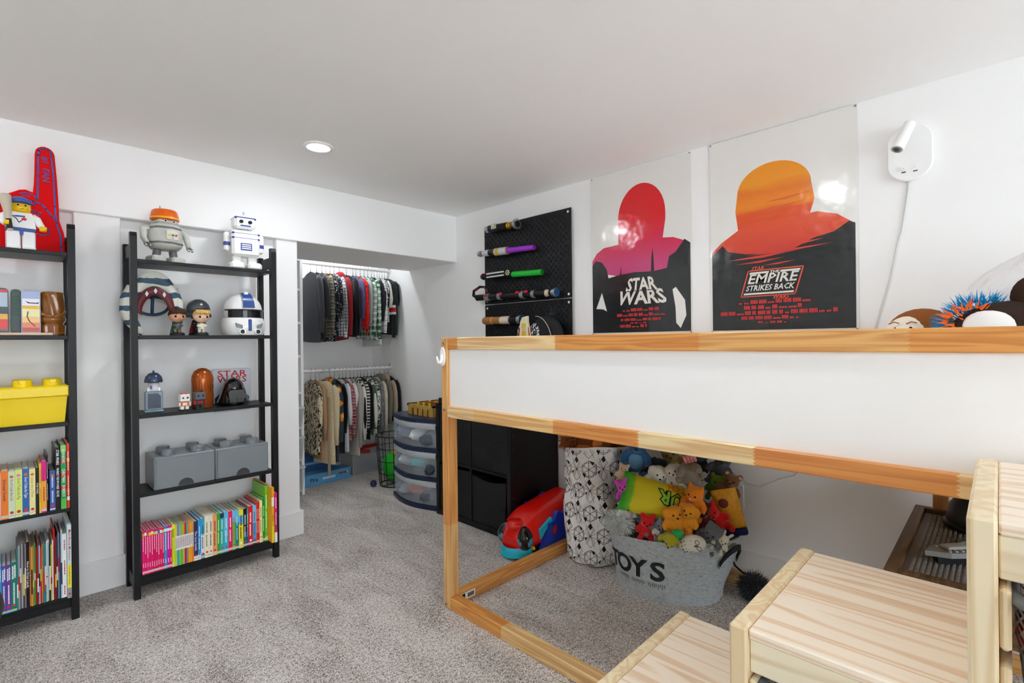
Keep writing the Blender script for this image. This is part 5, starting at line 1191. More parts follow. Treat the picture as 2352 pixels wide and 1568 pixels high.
g.text('STAR', .024, lambda a, b: sh(a-.075, b+H2+.006), .02, 1); g.text('WARS', .024, lambda a, b: sh(a+.060, b-H2-.007), .02, 1)
g.m(mat('#e4dfd6', .3))
sq(g, -W2+.012, -.022, H2-.019, H2-.010); sq(g, .026, W2-.012, H2-.019, H2-.010); sq(g, -W2+.012, W2-.012, -H2+.010, -H2+.018)
g.text('THE', .016, lambda a, b: sh(a+.002, b+H2-.015), .03, 1, fit=.040); g.text('EMPIRE', .060, lambda a, b: sh(a, b+.018), .018, 1, fit=.205); g.text('STRIKES BACK', .036, lambda a, b: sh(a, b-.023), .018, 1, fit=.205)
stuff(part('title_lettering', g, t, 'white and red STAR WARS THE EMPIRE STRIKES BACK lettering', recalc=False))
credits(t, [(.152*h, .22, .72, .018), (.125*h, .26, .66, .018), (.098*h, .08, .88, .018), (.073*h, .24, .64, .016), (.050*h, .36, .56, .009)], w)

# ---------------------------------------------------------------- wall lamp
t = thing('wall_lamp', 'white oval wall reading lamp with a tube head beside the orange poster', 'wall lamp', (2.46, .244, 1.848))
LW = mat('#f6f6f5', .35)
part('back_plate', MB(LW).prism([(.069*math.cos(R(a)), .040*(1 if a < 180 else -1)+.069*math.sin(R(a))) for a in range(0, 360, 8)], -.024, -.0005, 0, b=.003), t)
part('lamp_tube', MB(LW).cyl((-.052, -.005, .098), (-.098, .030, -.002), .0195, .021, 24).m(mat('#8c8a80', .4)).cyl((-.098, .030, -.002), (-.0985, .0304, -.003), .0165, n=20).m(mat('#2a2a28', .4)).cyl((-.0985, .0304, -.003), (-.099, .0308, -.004), .009, n=14), t, 'white tube lamp head')
part('tube_arm', MB(LW).tube([(-.022, -.006, .085), (-.05, -.004, .088)], .009, 12), t)
for y, z in ((.018, -.060), (-.017, -.062)):
    part('switch_knob', MB(LW).cyl((-.024, y, z), (-.029, y, z), .0075, n=18).m(mat('#777', .4) if 0 else mat('#777777', .4)).cyl((-.029, y, z), (-.0294, y, z), .0013, n=8), t)
    part('usb_port', MB(mat('#2b2b2b', .5)).box(-.0247, -.0238, y-.0065, y+.0065, z-.0155, z-.0115), t, 'dark port')
t2 = [(2.455, .249, 1.742), (2.455, .252, 1.70), (2.456, .271, 1.554), (2.456, .285, 1.505), (2.456, .296, 1.44), (2.456, .309, 1.371), (2.456, .331, 1.287), (2.456, .338, 1.26), (2.456, .36, 1.171), (2.456, .37, 1.05)]
solo('lamp_cord', MB(mat('#dededc', .5)).tube(t2, .0042, 8), 'thin white cord hanging from the oval wall lamp', 'cord')
# ---------------------------------------------------------------- soft toys
def fur(g, c, r, n, l, seed, w=.006, zmin=-1, droop=.2):
    q = random.Random(seed)
    for _ in range(n):
        z = q.uniform(zmin, 1); a = q.uniform(0, 2*PI); s = math.sqrt(max(0, 1-z*z)); d = Vector((s*math.cos(a), s*math.sin(a), z))
        p = Vector((c[0]+d.x*r[0], c[1]+d.y*r[1], c[2]+d.z*r[2])); ll = l*q.uniform(.6, 1.2)
        e = d+Vector((q.uniform(-.5, .5), q.uniform(-.5, .5), q.uniform(-.5, .3)-droop)); e.normalize()
        u = e.orthogonal().normalized()*w*q.uniform(.6, 1.2); v = e.cross(u)
        b = p-d*.004; g.add([b+u, b-u*.5+v*.87, b-u*.5-v*.87, p+e*ll], [(0, 1, 3), (1, 2, 3), (2, 0, 3)])
    return g
VD = math.atan2(.456, .89)     # towards the wall, away from the open side
PG = 'soft toys heaped in the felt basket'
def plush(name, label, c, s, col, rot=(0, 0, 0), kind='bear', limb=None, belly=None, ear=None, bump=.5, nose='#1a1a1a', spots=0, vox=.006):
    """body + head + limbs grown into one continuous surface; s = overall height"""
    t = thing(name, label, 'soft toy', c, rot, PG)
    m = mat(col, .95, bump=bump, bs=220, sheen=.3, spec=.2, bd=.004); g = MB(m); k = s/2
    g.ell((0, 0, -.25*k), (.50*k, .44*k, .62*k), n=16, m=10); g.ell((0, -.10*k, .52*k), (.46*k, .42*k, .42*k), n=16, m=10)
    g.ell((0, -.45*k, .44*k), (.20*k, .22*k, .17*k), n=12, m=8)
    for q in (-1, 1):
        g.tube([(q*.36*k, -.05*k, .12*k), (q*.60*k, -.22*k, -.10*k), (q*.58*k, -.42*k, -.28*k)], [.17*k, .17*k, .15*k], 10)
        g.tube([(q*.28*k, -.10*k, -.62*k), (q*.42*k, -.45*k, -.76*k), (q*.44*k, -.66*k, -.72*k)], [.20*k, .20*k, .19*k], 10)
        if kind in ('bear', 'koala', 'dog'):
            if kind == 'dog': g.tube([(q*.34*k, 0, .78*k), (q*.52*k, -.05*k, .62*k), (q*.50*k, -.12*k, .30*k)], [.12*k, .15*k, .11*k], 8)
            else: g.ell((q*.38*k, -.02*k, .88*k), (.20*k if kind == 'bear' else .26*k, .09*k, .20*k if kind == 'bear' else .26*k), n=10, m=8)
        elif kind == 'rabbit': g.tube([(q*.18*k, 0, .85*k), (q*.30*k, .05*k, 1.25*k), (q*.36*k, .02*k, 1.55*k)], [.12*k, .15*k, .06*k], 8)
        elif kind == 'cat': g.tube([(q*.30*k, 0, .78*k), (q*.40*k, 0, 1.10*k)], [.18*k, .02*k], 8)
    b = part('body', g, t); rm = b.modifiers.new('weld', 'REMESH'); rm.mode = 'VOXEL'; rm.voxel_size = max(.0035, min(vox, s*.05)); rm.use_smooth_shade = True
    for q in (-1, 1): part('eye', MB(mat('#0c0c0c', .1)).ell((q*.18*k, -.47*k, .60*k), .055*k, n=8, m=6), t)
    part('nose', MB(mat(nose, .4)).ell((0, -.65*k, .50*k), (.075*k, .05*k, .055*k), n=8, m=6), t)
    if belly: part('belly', MB(mat(belly, .95, sheen=.3)).ell((0, -.17*k, -.22*k), (.38*k, .32*k, .46*k), n=14, m=8), t, 'paler belly')
    if ear:
        for q in (-1, 1): part('inner_ear', MB(mat(ear, .9)).ell((q*.38*k, -.09*k, .88*k), (.12*k, .05*k, .12*k), n=8, m=6), t)
    if spots:
        w = random.Random(len(label))
        for _ in range(spots):
            a, z = w.uniform(-2.6, -.5), w.uniform(-.6, .7); part('spot', MB(mat('#161616', .9)).ell((.46*k*math.cos(a), .42*k*math.sin(a)-.04*k, (.52 if z > .3 else -.25)*k+z*.3*k), (.10*k, .07*k, .09*k), n=8, m=5), t)
    return t
F_ = VD-PI/2    # faces the open side of the bed
plush('plush_creature', 'big light blue soft toy, highest in the basket beside the laundry bag', (2.184, 1.286, .575), .209, '#3a6c9c', (.15, .1, F_), 'koala', belly='#6a9cc4')
plush('plush_dog', 'dark navy soft toy under the big light blue one', (2.23, 1.225, .485), .198, '#1e2c3a', (.4, .5, F_+.5), 'dog')
plush('plush_animal', 'olive soft toy at the top of the pile under the bed rail', (2.288, 1.148, .545), .179, '#74602c', (.2, -.3, F_), 'bear', belly='#9a8644')
plush('plush_animal', 'slate grey soft toy at the top back of the pile', (2.375, 1.065, .545), .173, '#3c4852', (.1, .4, F_), 'bear')
plush('plush_dog', 'white black-spotted soft dog above the yellow pillow', (2.118, 1.150, .500), .160, '#d6d1c8', (.5, .3, F_+.3), 'dog', spots=6)
plush('plush_dog', 'second white black-spotted soft dog, beside the taupe one', (2.152, 1.070, .515), .141, '#dad6ce', (.3, -.4, F_), 'dog', spots=6)
t = plush('plush_mole', 'taupe soft toy lying head down with pink paws', (2.166, 1.000, .525), .182, '#877a68', (PI*.86, .3, F_+PI), 'cat', bump=.3)
for k in range(4): part('paw_finger', MB(mat('#d88a80', .8)).tube([(-.04+.013*k, -.01, -.085), (-.042+.014*k, -.016, -.125)], [.0075, .0065], 8), t, 'pink finger')
plush('plush_koala', 'dark grey soft koala by the wall side of the pile', (2.359, .945, .535), .166, '#454a4f', (0, .3, F_-.2), 'koala')
plush('plush_frog', 'leaf green soft toy under the dark koala', (2.325, .955, .455), .128, '#6a8a1a', (.3, .2, F_), 'bear')
t = thing('printed_pillow', 'yellow pillow with green end and dark lettering across the toy pile', 'pillow', (2.040, 1.115, .428), (R(-24), R(14), F_+.1), PG)
ym = bpy.data.materials.new('pillow_print'); n = NT(ym); o = n.obj(); X = n.xyz(o)
e = n.math('ADD', X[0], n.math('MULTIPLY', n.math('SUBTRACT', n.noise(o, 26, 2), .5), .05)); n.col(n.ramp(n.math('ADD', n.math('MULTIPLY', e, 3), .5), [(.10, '#2e9a1c'), (.19, '#6cb41a'), (.23, '#cdbf18'), (1, '#dcc41c')])); n.b.inputs['Roughness'].default_value = .75; n.bump(n.noise(n.mp(o, (1, 3, 1)), 14, 2), .5, .01)
def pil(sg): return lambda u, v: ((u-.5)*.30*(1-.06*math.sin(PI*v)), sg*.050*(max(0, math.sin(PI*u)*math.sin(PI*v)))**.55, (v-.5)*.175*(1-.08*math.sin(PI*u)))
part('cushion', MB(ym).grid(pil(-1), 20, 14).grid(pil(1), 20, 14), t)
g = MB(mat('#7cb81e', .7))
surf = lambda a, b, k: (a, -.050*(max(.02, math.sin(PI*(a/.30+.5))*math.sin(PI*(b/.175+.5))))**.55-k, b)
g.m(mat('#1a1a14', .7)).text('OUR', .082, lambda a, b: surf(.100-a, .016-b, .0018), .075, 1, sub=2).m(mat('#86c028', .7)).text('OUR', .082, lambda a, b: surf(.100-a, .016-b, .0030), .02, 1, sub=2)
g.m(mat('#e0641e', .7)).text('TCH', .04, lambda a, b: surf(.085-a, .066-b, .0026), .02, 1, sub=2)
stuff(part('pillow_lettering', g, t, 'green and orange lettering', recalc=False))
plush('plush_pig', 'small bright pink soft toy beside the laundry bag', (1.995, 1.235, .445), .128, '#d24cbe', (.2, -.3, F_), 'bear')
plush('plush_mouse', 'small cream soft toy above the pink one', (2.02, 1.262, .520), .096, '#cdb598', (.1, .2, F_), 'bear', nose='#d06a6a')
plush('plush_dog', 'white soft dog with black ears under the pink toy', (1.982, 1.222, .365), .128, '#cfcdc9', (.3, 0, F_+.2), 'dog')
t = thing('fluffy_toy', 'pale grey fluffy soft toy spilling over the basket rim', 'soft toy', (1.965, 1.250, .310), (0, 0, 0), PG)
g = MB(mat('#b9c0bd', .95)).ell((0, 0, 0), (.045, .055, .045), n=14, m=9); part('body', g, t)
stuff(part('fur', fur(MB(mat('#c6ccc8', .95)), (0, 0, 0), (.045, .055, .045), 380, .026, 4), t, recalc=False))
plush('plush_doll', 'bright red soft toy low at the basket rim', (1.985, 1.120, .318), .128, '#cc1418', (.3, .1, F_), 'bear')
plush('plush_seal', 'small mid grey soft toy beside the bright red one', (2.0, 1.075, .318), .109, '#757b84', (.4, .6, F_), 'bear', belly='#c8c8c4')
plush('plush_dog', 'orange-yellow soft toy sitting behind the white owl', (2.02, 1.010, .362), .154, '#e0901a', (.2, -.1, F_+.3), 'dog', bump=.3)
plush('plush_dog', 'second orange-yellow soft toy, leaning on the first', (2.055, .965, .378), .147, '#e2941c', (.2, .3, F_-.3), 'dog', bump=.3)
plush('plush_duck', 'orange soft toy with open mouth above the orange-yellow pair', (2.103, .951, .440), .160, '#e07e16', (.3, .2, F_-.5), 'cat', bump=.3, nose='#f09aa0')
plush('plush_bear', 'dark reddish brown soft toy between the orange and the red ones', (2.120, .930, .365), .141, '#5a160e', (.2, 0, F_), 'bear')
plush('plush_fish', 'red soft toy by the dark brown one, near the basket handle', (2.168, .892, .365), .147, '#cf1812', (.3, -.6, F_), 'bear', bump=.3)
t = thing('plush_snack_bag', 'golden cushion shaped like a snack bag at the wall end', 'soft toy', (2.225, .858, .395), (.2, -.25, F_-.1), PG)
gm = MB(mat('#cf8f16', .6, bump=.4, bs=60, mott=.15)); pb_ = lambda sg: (lambda u, v: ((u-.5)*.105, sg*.032*(max(0, math.sin(PI*u)*math.sin(PI*v)))**.5, (v-.5)*.19)); gm.grid(pb_(-1), 12, 14).grid(pb_(1), 12, 14); part('bag', gm, t)
part('bag_foot', MB(mat('#141f52', .7)).box(-.052, .052, -.018, .018, -.125, -.092, .008), t, 'navy lower edge'); part('bag_emblem', MB(mat('#5e1a16', .6)).ell((-.012, -.031, .045), (.020, .006, .022), n=14, m=8), t, 'dark red emblem')
plush('plush_bear', 'brown soft bear with pink ears against the wall', (2.295, .880, .465), .147, '#7a5230', (0, .3, F_-.3), 'bear', ear='#d0968a')
plush('plush_wolf', 'grey soft wolf leaning on the basket rim by the handle', (2.095, .878, .312), .154, '#62666c', (.5, .5, F_-.4), 'cat', bump=.8)
t = thing('plush_owl', 'white soft owl with small dark marks at the front rim', 'soft toy', (2.008, .925, .290), (.35, 1.25, F_), PG)
part('body', MB(mat('#e2decf', .9, sheen=.3)).ell((0, 0, 0), (.036, .032, .058), n=18, m=12), t)
for q in (-1, 1): part('eye_ring', MB(mat('#3a3a36', .7)).tube([(q*.013+.009*math.cos(a), -.027, .034+.009*math.sin(a)) for a in [2*PI*i/12 for i in range(12)]], .0012, 5, True), t)
part('beak', MB(mat('#4a4a46', .6)).ell((0, -.030, .026), (.004, .004, .008), n=8, m=6), t)
g = MB(mat('#2c2c2a', .8))
for i in range(4):
    for j in range(4): g.ell((-.021+.014*i+.004*(j % 2), -.030+.012*abs(i-1.5)/1.5*.6, .008-.014*j), (.002, .003, .0035), n=6, m=4)
stuff(part('breast_marks', g, t))
plush('plush_turtle', 'lime yellow soft toy at the front rim beside the owl', (1.985, 1.010, .297), .128, '#b2ac24', (1.2, .4, F_), 'bear')
plush('plush_lizard', 'small green soft toy under the lime yellow one', (2.0, .985, .312), .096, '#1fae52', (.9, 0, F_), 'bear')
plush('plush_ghost', 'small cream soft toy by the basket handle', (2.098, .842, .292), .096, '#d2cdb8', (.5, .5, F_), 'rabbit')
for k, (x, y, z, s, c, nm) in enumerate([(2.20, 1.12, .30, .20, '#4a4a50', 'charcoal'), (2.13, 1.02, .24, .17, '#8a6a4a', 'tan'), (2.26, 1.20, .38, .17, '#2c4a66', 'dull blue'), (2.29, 1.02, .36, .18, '#5a5248', 'grey-brown'), (2.12, 1.18, .22, .17, '#6a4a5a', 'dull purple'), (2.2, 1.05, .12, .18, '#6f6a62', 'pale brown')]):
    plush('plush_bear', f'{nm} soft toy buried inside the heap', (x, y, z), s, c, (.2*k, .1, k), 'bear', vox=.012)

# felt basket
t = thing('toy_basket', 'oval grey felt basket lettered TOYS, overflowing with soft toys', 'basket', (2.155, 1.105, 0), (0, 0, VD-PI/2))
FM = bpy.data.materials.new('grey_felt'); n = NT(FM); o = n.obj(); f = n.noise(n.mp(o, (1, 1, 2.4)), 55, 3, .7); f2 = n.noise(o, 260, 2)
n.col(n.ramp(f, [(.30, '#7f888c'), (.40, '#a8b0b3'), (.6, '#bcc3c5')])); n.b.inputs['Roughness'].default_value = .95; n.bump(n.math('ADD', f2, n.math('MULTIPLY', n.noise(o, 9, 2), 1.5)), .35, .008)
def bsk(ph, z, off=0):
    v = z/.262; a = .236+.056*v+.010*math.sin(3*ph+1)*(1-v)+off; b = .168+.034*v+off
    bulge = .010*math.sin(PI*min(1, v*1.0))*math.sin(2*ph+.5)+.006*math.sin(9*v+2*ph)*(1-v)
    zz = z+.016*v*math.sin(ph+.6)
    return ((a+bulge)*math.sin(ph)+.018*v, -(b+bulge)*math.cos(ph), zz)
g = MB(FM).grid(lambda u, v: bsk(2*PI*u, .262*v), 64, 14, True).grid(lambda u, v: bsk(2*PI*u, .262*(1-v)+.004*v, -.007), 64, 10, True)
g.tube([bsk(2*PI*i/64, .262, -.003) for i in range(64)], .0065, 8, True); g.add([bsk(2*PI*i/64, .003) for i in range(64)], [tuple(range(64))])
part('felt_body', g, t)
def tw(ph0, k): return lambda a, b: bsk(ph0+a/.215, .132+b*.95, .0025+k)
g = MB(mat('#2c2e31', .9))
for s_, ph in (('T', -1.27), ('O', -.95), ('Y', -.58), ('S', -.22)): g.text(s_, .118, tw(ph, 0), .03, 3, sub=2)
stuff(part('lettering', g, t, 'dark TOYS lettering', recalc=False))
g = MB(mat('#55595d', .9))
for ph in (-.95, -.58, -.22):
    for k in range(9): 
        a = ph-.15+.034*k; g.quad(bsk(a, .070-.006*(k % 2), .0024), bsk(a+.012, .070-.006*(k % 2), .0024), bsk(a+.012, .084, .0024), bsk(a, .084, .0024))
stuff(part('lettering_shadow', g, t, 'hatched shadow of the letters', recalc=False))
for ph0 in (.98, .98+PI):
    pts = [Vector(bsk(ph0-.28+.56*i/10, .175+.070*math.sin(PI*i/10)**.7, .008+.020*math.sin(PI*i/10))) for i in range(11)]
    g = MB(mat('#17181a', .6))
    for a, b in zip(pts, pts[1:]):
        up = Vector((0, 0, .012)); nn = (b-a).cross(up).normalized()*.0025
        g.add([a-up-nn, b-up-nn, b+up-nn, a+up-nn, a-up+nn, b-up+nn, b+up+nn, a+up+nn], [(0, 1, 2, 3), (4, 5, 6, 7), (0, 1, 5, 4), (3, 2, 6, 7), (0, 3, 7, 4), (1, 2, 6, 5)])
    hd = part('handle', g, t, 'black strap handle')
    part('rivet', MB(mat('#8f8f8c', .3, .8)).ell(tuple(pts[0]+Vector((0, 0, -.002))), .005, n=8, m=6).ell(tuple(pts[-1]+Vector((0, 0, -.002))), .005, n=8, m=6), hd)

# laundry bag with geometric print
t = thing('laundry_bag', 'tall white fabric bag with black line triangles beside the felt basket', 'bag', (2.185, 1.535, 0))
GM = bpy.data.materials.new('bag_canvas'); n = NT(GM); n.b.inputs['Base Color'].default_value = lin('#eceae7'); n.b.inputs['Roughness'].default_value = .7; n.bump(n.noise(n.obj(), 15, 3), .7, .02)
def bag(u, v, off=0):
    ph = 2*PI*u; r = .150+.012*v-off+.012*math.sin(3*ph+4*v)*math.sin(PI*v)+.006*math.sin(7*ph+9*v)-.016*math.exp(-((v-.62)/.06)**2)-.020*(1 if v < .02 else 0)
    return (r*math.cos(ph), r*math.sin(ph)*.98, .006+.592*v+.012*math.sin(2*ph)*v)
part('bag_wall', MB(GM).grid(lambda u, v: bag(u, v), 60, 30, True), t)
CB = 2*PI*.156
def bp(x, z, k=0): return bag(x/CB, min(1, max(0, z/.6)), -.0016-k)
def pl(g, x0, z0, x1, z1, w=.0011):
    L = math.hypot(x1-x0, z1-z0); m = max(1, int(L/.012)); nx, nz = -(z1-z0)/L*w, (x1-x0)/L*w
    for i in range(m):
        p, q = i/m, (i+1)/m; xa, za, xb, zb = x0+(x1-x0)*p, z0+(z1-z0)*p, x0+(x1-x0)*q, z0+(z1-z0)*q
        if min(za, zb) < .012 or max(za, zb) > .592: continue
        g.quad(bp(xa-nx, za-nz), bp(xb-nx, zb-nz), bp(xb+nx, zb+nz), bp(xa+nx, za+nz))
g = MB(mat('#161616', .6)); q = random.Random(9)
def tri(x, z, p):
    pts = [(x+a, z+b) for a, b in p]
    if all(.012 < b < .592 for _, b in pts): g.add([bp(a, b, .0003) for a, b in pts], [tuple(range(len(pts)))])
NX = 7; DX = CB/NX
for j in range(6):
    for i in range(NX):
        x = i*DX+(DX/2 if j % 2 else 0); z = .045+j*.112; r = .043; hx = [(x+r*.92*math.cos(R(30+60*k)), z+r*math.sin(R(30+60*k))) for k in range(6)]
        for k in range(6):
            pl(g, *hx[k], *hx[(k+1) % 6])
            if k < 3: pl(g, *hx[k], *hx[k+3])
            m0 = ((hx[k][0]+hx[(k+1) % 6][0])/2, (hx[k][1]+hx[(k+1) % 6][1])/2); m1 = ((hx[(k+2) % 6][0]+hx[(k+1) % 6][0])/2, (hx[(k+2) % 6][1]+hx[(k+1) % 6][1])/2); pl(g, *m0, *m1, .0008)
        tri(x, z, [(-.036, -.020), (-.014, -.020), (-.024, -.044)]); tri(x, z, [(.004, .044), (.026, .034), (.016, .020)])
        cx, cz = x+DX/2, z
        for a in range(8):
            l = .058 if a % 2 == 0 else .040; pl(g, cx, cz, cx+l*math.cos(R(45*a+22)), cz+l*math.sin(R(45*a+22)), .0008)
        for s in (-1, 1):
            pl(g, cx, cz+s*.058, cx+.024, cz+s*.030, .0008); pl(g, cx+.024, cz+s*.030, cx, cz, .0008); pl(g, cx, cz+s*.058, cx-.024, cz+s*.030, .0008); pl(g, cx-.024, cz+s*.030, cx, cz, .0008)
        tri(cx, cz, [(0, .030), (.013, .044), (.002, .066), (-.011, .048)]); tri(cx, cz, [(-.030, -.012), (-.014, -.004), (-.024, -.024)])
stuff(part('geometric_print', g, t, 'black printed triangles and cubes', recalc=False))
part('lining', MB(mat('#e4e2de', .8)).grid(lambda u, v: bag(u, 1-v*.6, .006), 60, 8, True).add([bag(i/60, .0) for i in range(60)], [tuple(range(60))]), t, 'white lining')
for k, s in enumerate((-1, 1)):
    part('carry_loop', MB(mat('#c8722e', .6)).tube([(s*.12, .03, .585), (s*.128, .0, .60), (s*.12, -.05, .602), (s*.10, -.08, .585)], .011, 8), t, 'tan leather loop')
t = thing('plush_furry', 'shaggy brown soft toy peeking out of the white printed bag', 'soft toy', (2.185, 1.55, .60))
part('body', MB(mat('#8a4f26', .95)).ell((0, 0, -.02), (.128, .128, .075), n=18, m=10), t)
g = fur(MB(mat('#9a5a2c', .9)), (-.06, .05, .0), (.07, .075, .05), 420, .045, 11, .005, -.2, .5); fur(g, (.05, -.04, .0), (.08, .08, .045), 420, .04, 12, .005, 0, .4); stuff(part('fur', g, t, recalc=False))
part('foot_pad', MB(mat('#d8772a', .8)).ell((-.075, -.085, .015), (.040, .018, .030), n=14, m=8), t, 'orange pad')

# red toy vehicle
t = thing('toy_vehicle', 'red bug-nosed toy vehicle with blue side and cyan bumper on the carpet', 'toy vehicle', (1.865, 1.855, 0))
RD, BU, CY = mat('#d8140c', .18, coat=.5), mat('#1f3fae', .3), mat('#1fb4cc', .28)
def veh(u, v):
    x = u*.44; ph = 2*PI*v
    top = .125+.080*min(1, (u*3.2))**.55+.085*u*(1-.2*u); lo_ = .035; hw = .078+.034*min(1, u*4)**.5
    cz, hz = (top+lo_)/2, (top-lo_)/2; cs, sn = math.cos(ph), math.sin(ph)
    k = 1 if u > .02 else .72
    return (x, hw*k*abs(cs)**.7*(1 if cs > 0 else -1), cz+hz*k*abs(sn)**.8*(1 if sn > 0 else -1))
g = MB(RD).grid(lambda u, v: veh(u, v), 24, 32); part('hull', g, t)
part('hull_ends', MB(RD).add([veh(0, i/32) for i in range(32)], [tuple(range(32))]).add([veh(1, i/32) for i in range(32)], [tuple(range(32))]), t)
for s in (-1, 1):
    part('eye_frame', MB(mat('#0e0f10', .12, coat=.5)).ell((.055, s*.058, .105), (.064, .046, .066), rot=(0, 0, -s*.75), n=20, m=12), t, 'black window frame')
    part('eye_lens', MB(mat('#3d8ea4', .08, coat=.4)).ell((.044, s*.069, .101), (.047, .044, .048), rot=(0, 0, -s*.75), n=20, m=12), t, 'teal window')
    p = [(.115, .035), (.155, .13), (.175, .165), (.19, .165), (.20, .145), (.235, .20), (.25, .215), (.262, .205), (.29, .19), (.40, .24), (.44, .20), (.44, .035)]
    part('side_panel', MB(BU).prism(p, s*.106, s*.124, 1, b=.004), t, 'blue side panel')
    part('side_blade', MB(CY).prism([(.105, .150), (.20, .190), (.205, .170), (.15, .135), (.112, .100)], s*.104, s*.120, 1, b=.003), t, 'cyan blade')
    part('side_slot', MB(RD).prism([(.20, .115), (.222, .145), (.238, .138), (.232, .108), (.212, .098)], s*.123, s*.127, 1), t, 'red slot')
    part('lamp', MB(mat('#e8d21a', .3)).ell((.082, s*.092, .052), .011, n=12, m=8), t, 'yellow lamp')
    for x in (.16, .36): part('wheel', MB(mat('#131416', .6)).cyl((x, s*.075, .033), (x, s*.105, .033), .033, n=20), t, 'black wheel')
part('nose_dome', MB(RD).ell((.050, -.0, .165), (.055, .055, .030), n=18, m=10), t)
g = MB(CY); arc = [(R(a), .105) for a in range(100, 261, 16)]
g.grid(lambda u, v: (.075+(.095+.012*v)*math.cos(R(95+170*u)), (.092+.010*v)*math.sin(R(95+170*u)), .060-.048*v+.02*abs(u-.5)), 20, 4); g.grid(lambda u, v: (.075+(.107-.04*v)*math.cos(R(95+170*u)), (.102-.03*v)*math.sin(R(95+170*u)), .012+.02*abs(u-.5)), 20, 2); part('bumper', g, t, 'cyan front bumper')

# ---------------------------------------------------------------- black cube shelf with fabric bins
BB = bw('black_veneer', 1)
t = thing('cube_shelf', 'black two-by-two cube shelf holding fabric bins beyond the bed end', 'shelf unit', (2.02, 2.0, 0))
for y0, y1 in ((0, .030), (.340, .356), (.662, .692)): part('upright', MB(BB).box(0, .425, y0, y1, .036 if y0 else 0, .735 if y0 else .770, .002), t)
part('upright', MB(BB).box(0, .425, .662, .692, 0, .036), t)
for z0, z1, nm in ((.0, .036, 'base_board'), (.352, .368, 'middle_board'), (.736, .772, 'top_board')): part(nm, MB(BB).box(.001, .424, .0305 if z0 < .7 else .0305, .6615, z0, z1, .002), t)
part('back_board', MB(mat('#202123', .6)).box(.425, .429, 0, .692, .03, .77), t)
g = MB(mat('#8a8a86', .4, .5))
for k, z in enumerate((.12, .20, .24, .52, .60, .64)): g.cyl((.03, -.0004, z), (.03, .001, z), .0028, n=8)
stuff(part('peg_holes', g, t))
FB = mat('#131416', .75, bump=.3, bs=40, bd=.006)
for k, (y0, y1, z0, z1, nm) in enumerate([(.033, .337, .370, .725, 'upper black fabric bin nearer the bed'), (.359, .659, .370, .725, 'upper black fabric bin nearer the closet'), (.040, .335, .038, .320, 'lower black fabric bin nearer the bed'), (.362, .657, .038, .332, 'lower black fabric bin nearer the closet')]):
    b = thing('fabric_bin', nm+' in the cube shelf', 'storage bin', (2.02, 2.0, 0), group='black fabric bins')
    sag = .020 if k == 2 else .004
    front = lambda u, v: (.006-.006*math.sin(PI*u)*math.sin(PI*v), y0+(y1-y0)*u+(.012*(1-v) if k == 2 else 0)*(1-u), z0+.002+(z1-z0-sag*math.sin(PI*u)*v)*v)
    g = MB(FB).grid(front, 14, 14).box(.02, .40, y0+.002, y0+.006, z0+.002, z1-.012).box(.02, .40, y1-.006, y1-.002, z0+.002, z1-.012).box(.02, .40, y0+.006, y1-.006, z0+.002, z0+.006).box(.396, .40, y0+.006, y1-.006, z0+.006, z1-.012)
    part('bin_body', g, b); part('rim_band', MB(FB).grid(lambda u, v: (front(u, .90+.10*v)[0]-.002, front(u, 1)[1], front(u, .80+.20*v)[2]), 14, 3), b)

# ---------------------------------------------------------------- plastic drawers
NV = mat('#1d2b46', .35); TR = bpy.data.materials.new('frosted_plastic'); n = NT(TR)
n.b.inputs['Base Color'].default_value = lin('#dfe8f0'); n.b.inputs['Roughness'].default_value = .25; n.b.inputs['Alpha'].default_value = .27
LIP = mat('#c9d0d6', .35, alpha=.8)
t = thing('drawer_tower', 'three-drawer clear plastic tower with navy shelves and bowed fronts', 'drawers', (2.045, 2.715, 0))
D, Wd = .40, .535
def slab(z0, z1, ov=.004):
    p = [(-.062*math.sin(PI*i/14)-ov, Wd*i/14) for i in range(15)]+[(D, Wd), (D, 0)]
    return MB(NV).prism(p, z0, z1, 2, b=.003)
for z0, z1, nm in ((0, .030, 'base'), (.196, .222, 'shelf'), (.392, .418, 'shelf'), (.590, .618, 'top')): part(nm, slab(z0, z1), t, 'navy '+nm)
for y in (.006, Wd-.010): part('side_wall', MB(TR).box(.02, D-.004, y, y+.004, .030, .590), t, 'clear side wall')
part('rear_wall', MB(TR).box(D-.006, D-.002, .012, Wd-.012, .030, .590), t, 'clear rear wall')
for k, (z0, z1) in enumerate(((.034, .192), (.226, .388), (.422, .586))):
    fr = lambda v0, v1, dx: (lambda u, v: (-.058*math.sin(PI*u)+dx, .012+(Wd-.024)*u, z0+(z1-z0)*(v0+(v1-v0)*v)))
    d_ = part('drawer', MB(TR).grid(fr(0, .76, .0), 24, 4).box(.004, D-.02, .014, .017, z0, z1-.05).box(.004, D-.02, Wd-.017, Wd-.014, z0, z1-.05), t, 'clear bowed drawer front')
    part('drawer_lip', MB(LIP).grid(lambda u, v: (-.060*math.sin(PI*u)-.004*math.sin(PI*v)-.008*math.exp(-((u-.5)/.22)**2)*v, .012+(Wd-.024)*u, z0+(z1-z0)*(.76+.24*v)), 28, 4), d_, 'milky drawer lip')
cols = [('#c9d0da', 'white'), ('#5b6470', 'dark grey'), ('#8a9bb0', 'blue-grey'), ('#b9b2ac', 'beige'), ('#62c2cc', 'turquoise'), ('#aeb9cc', 'pale blue'), ('#3c4450', 'charcoal'), ('#d8dde2', 'pale white'), ('#b3684a', 'rust')]
tiers = ['lowest', 'middle', 'top']; q = random.Random(12)
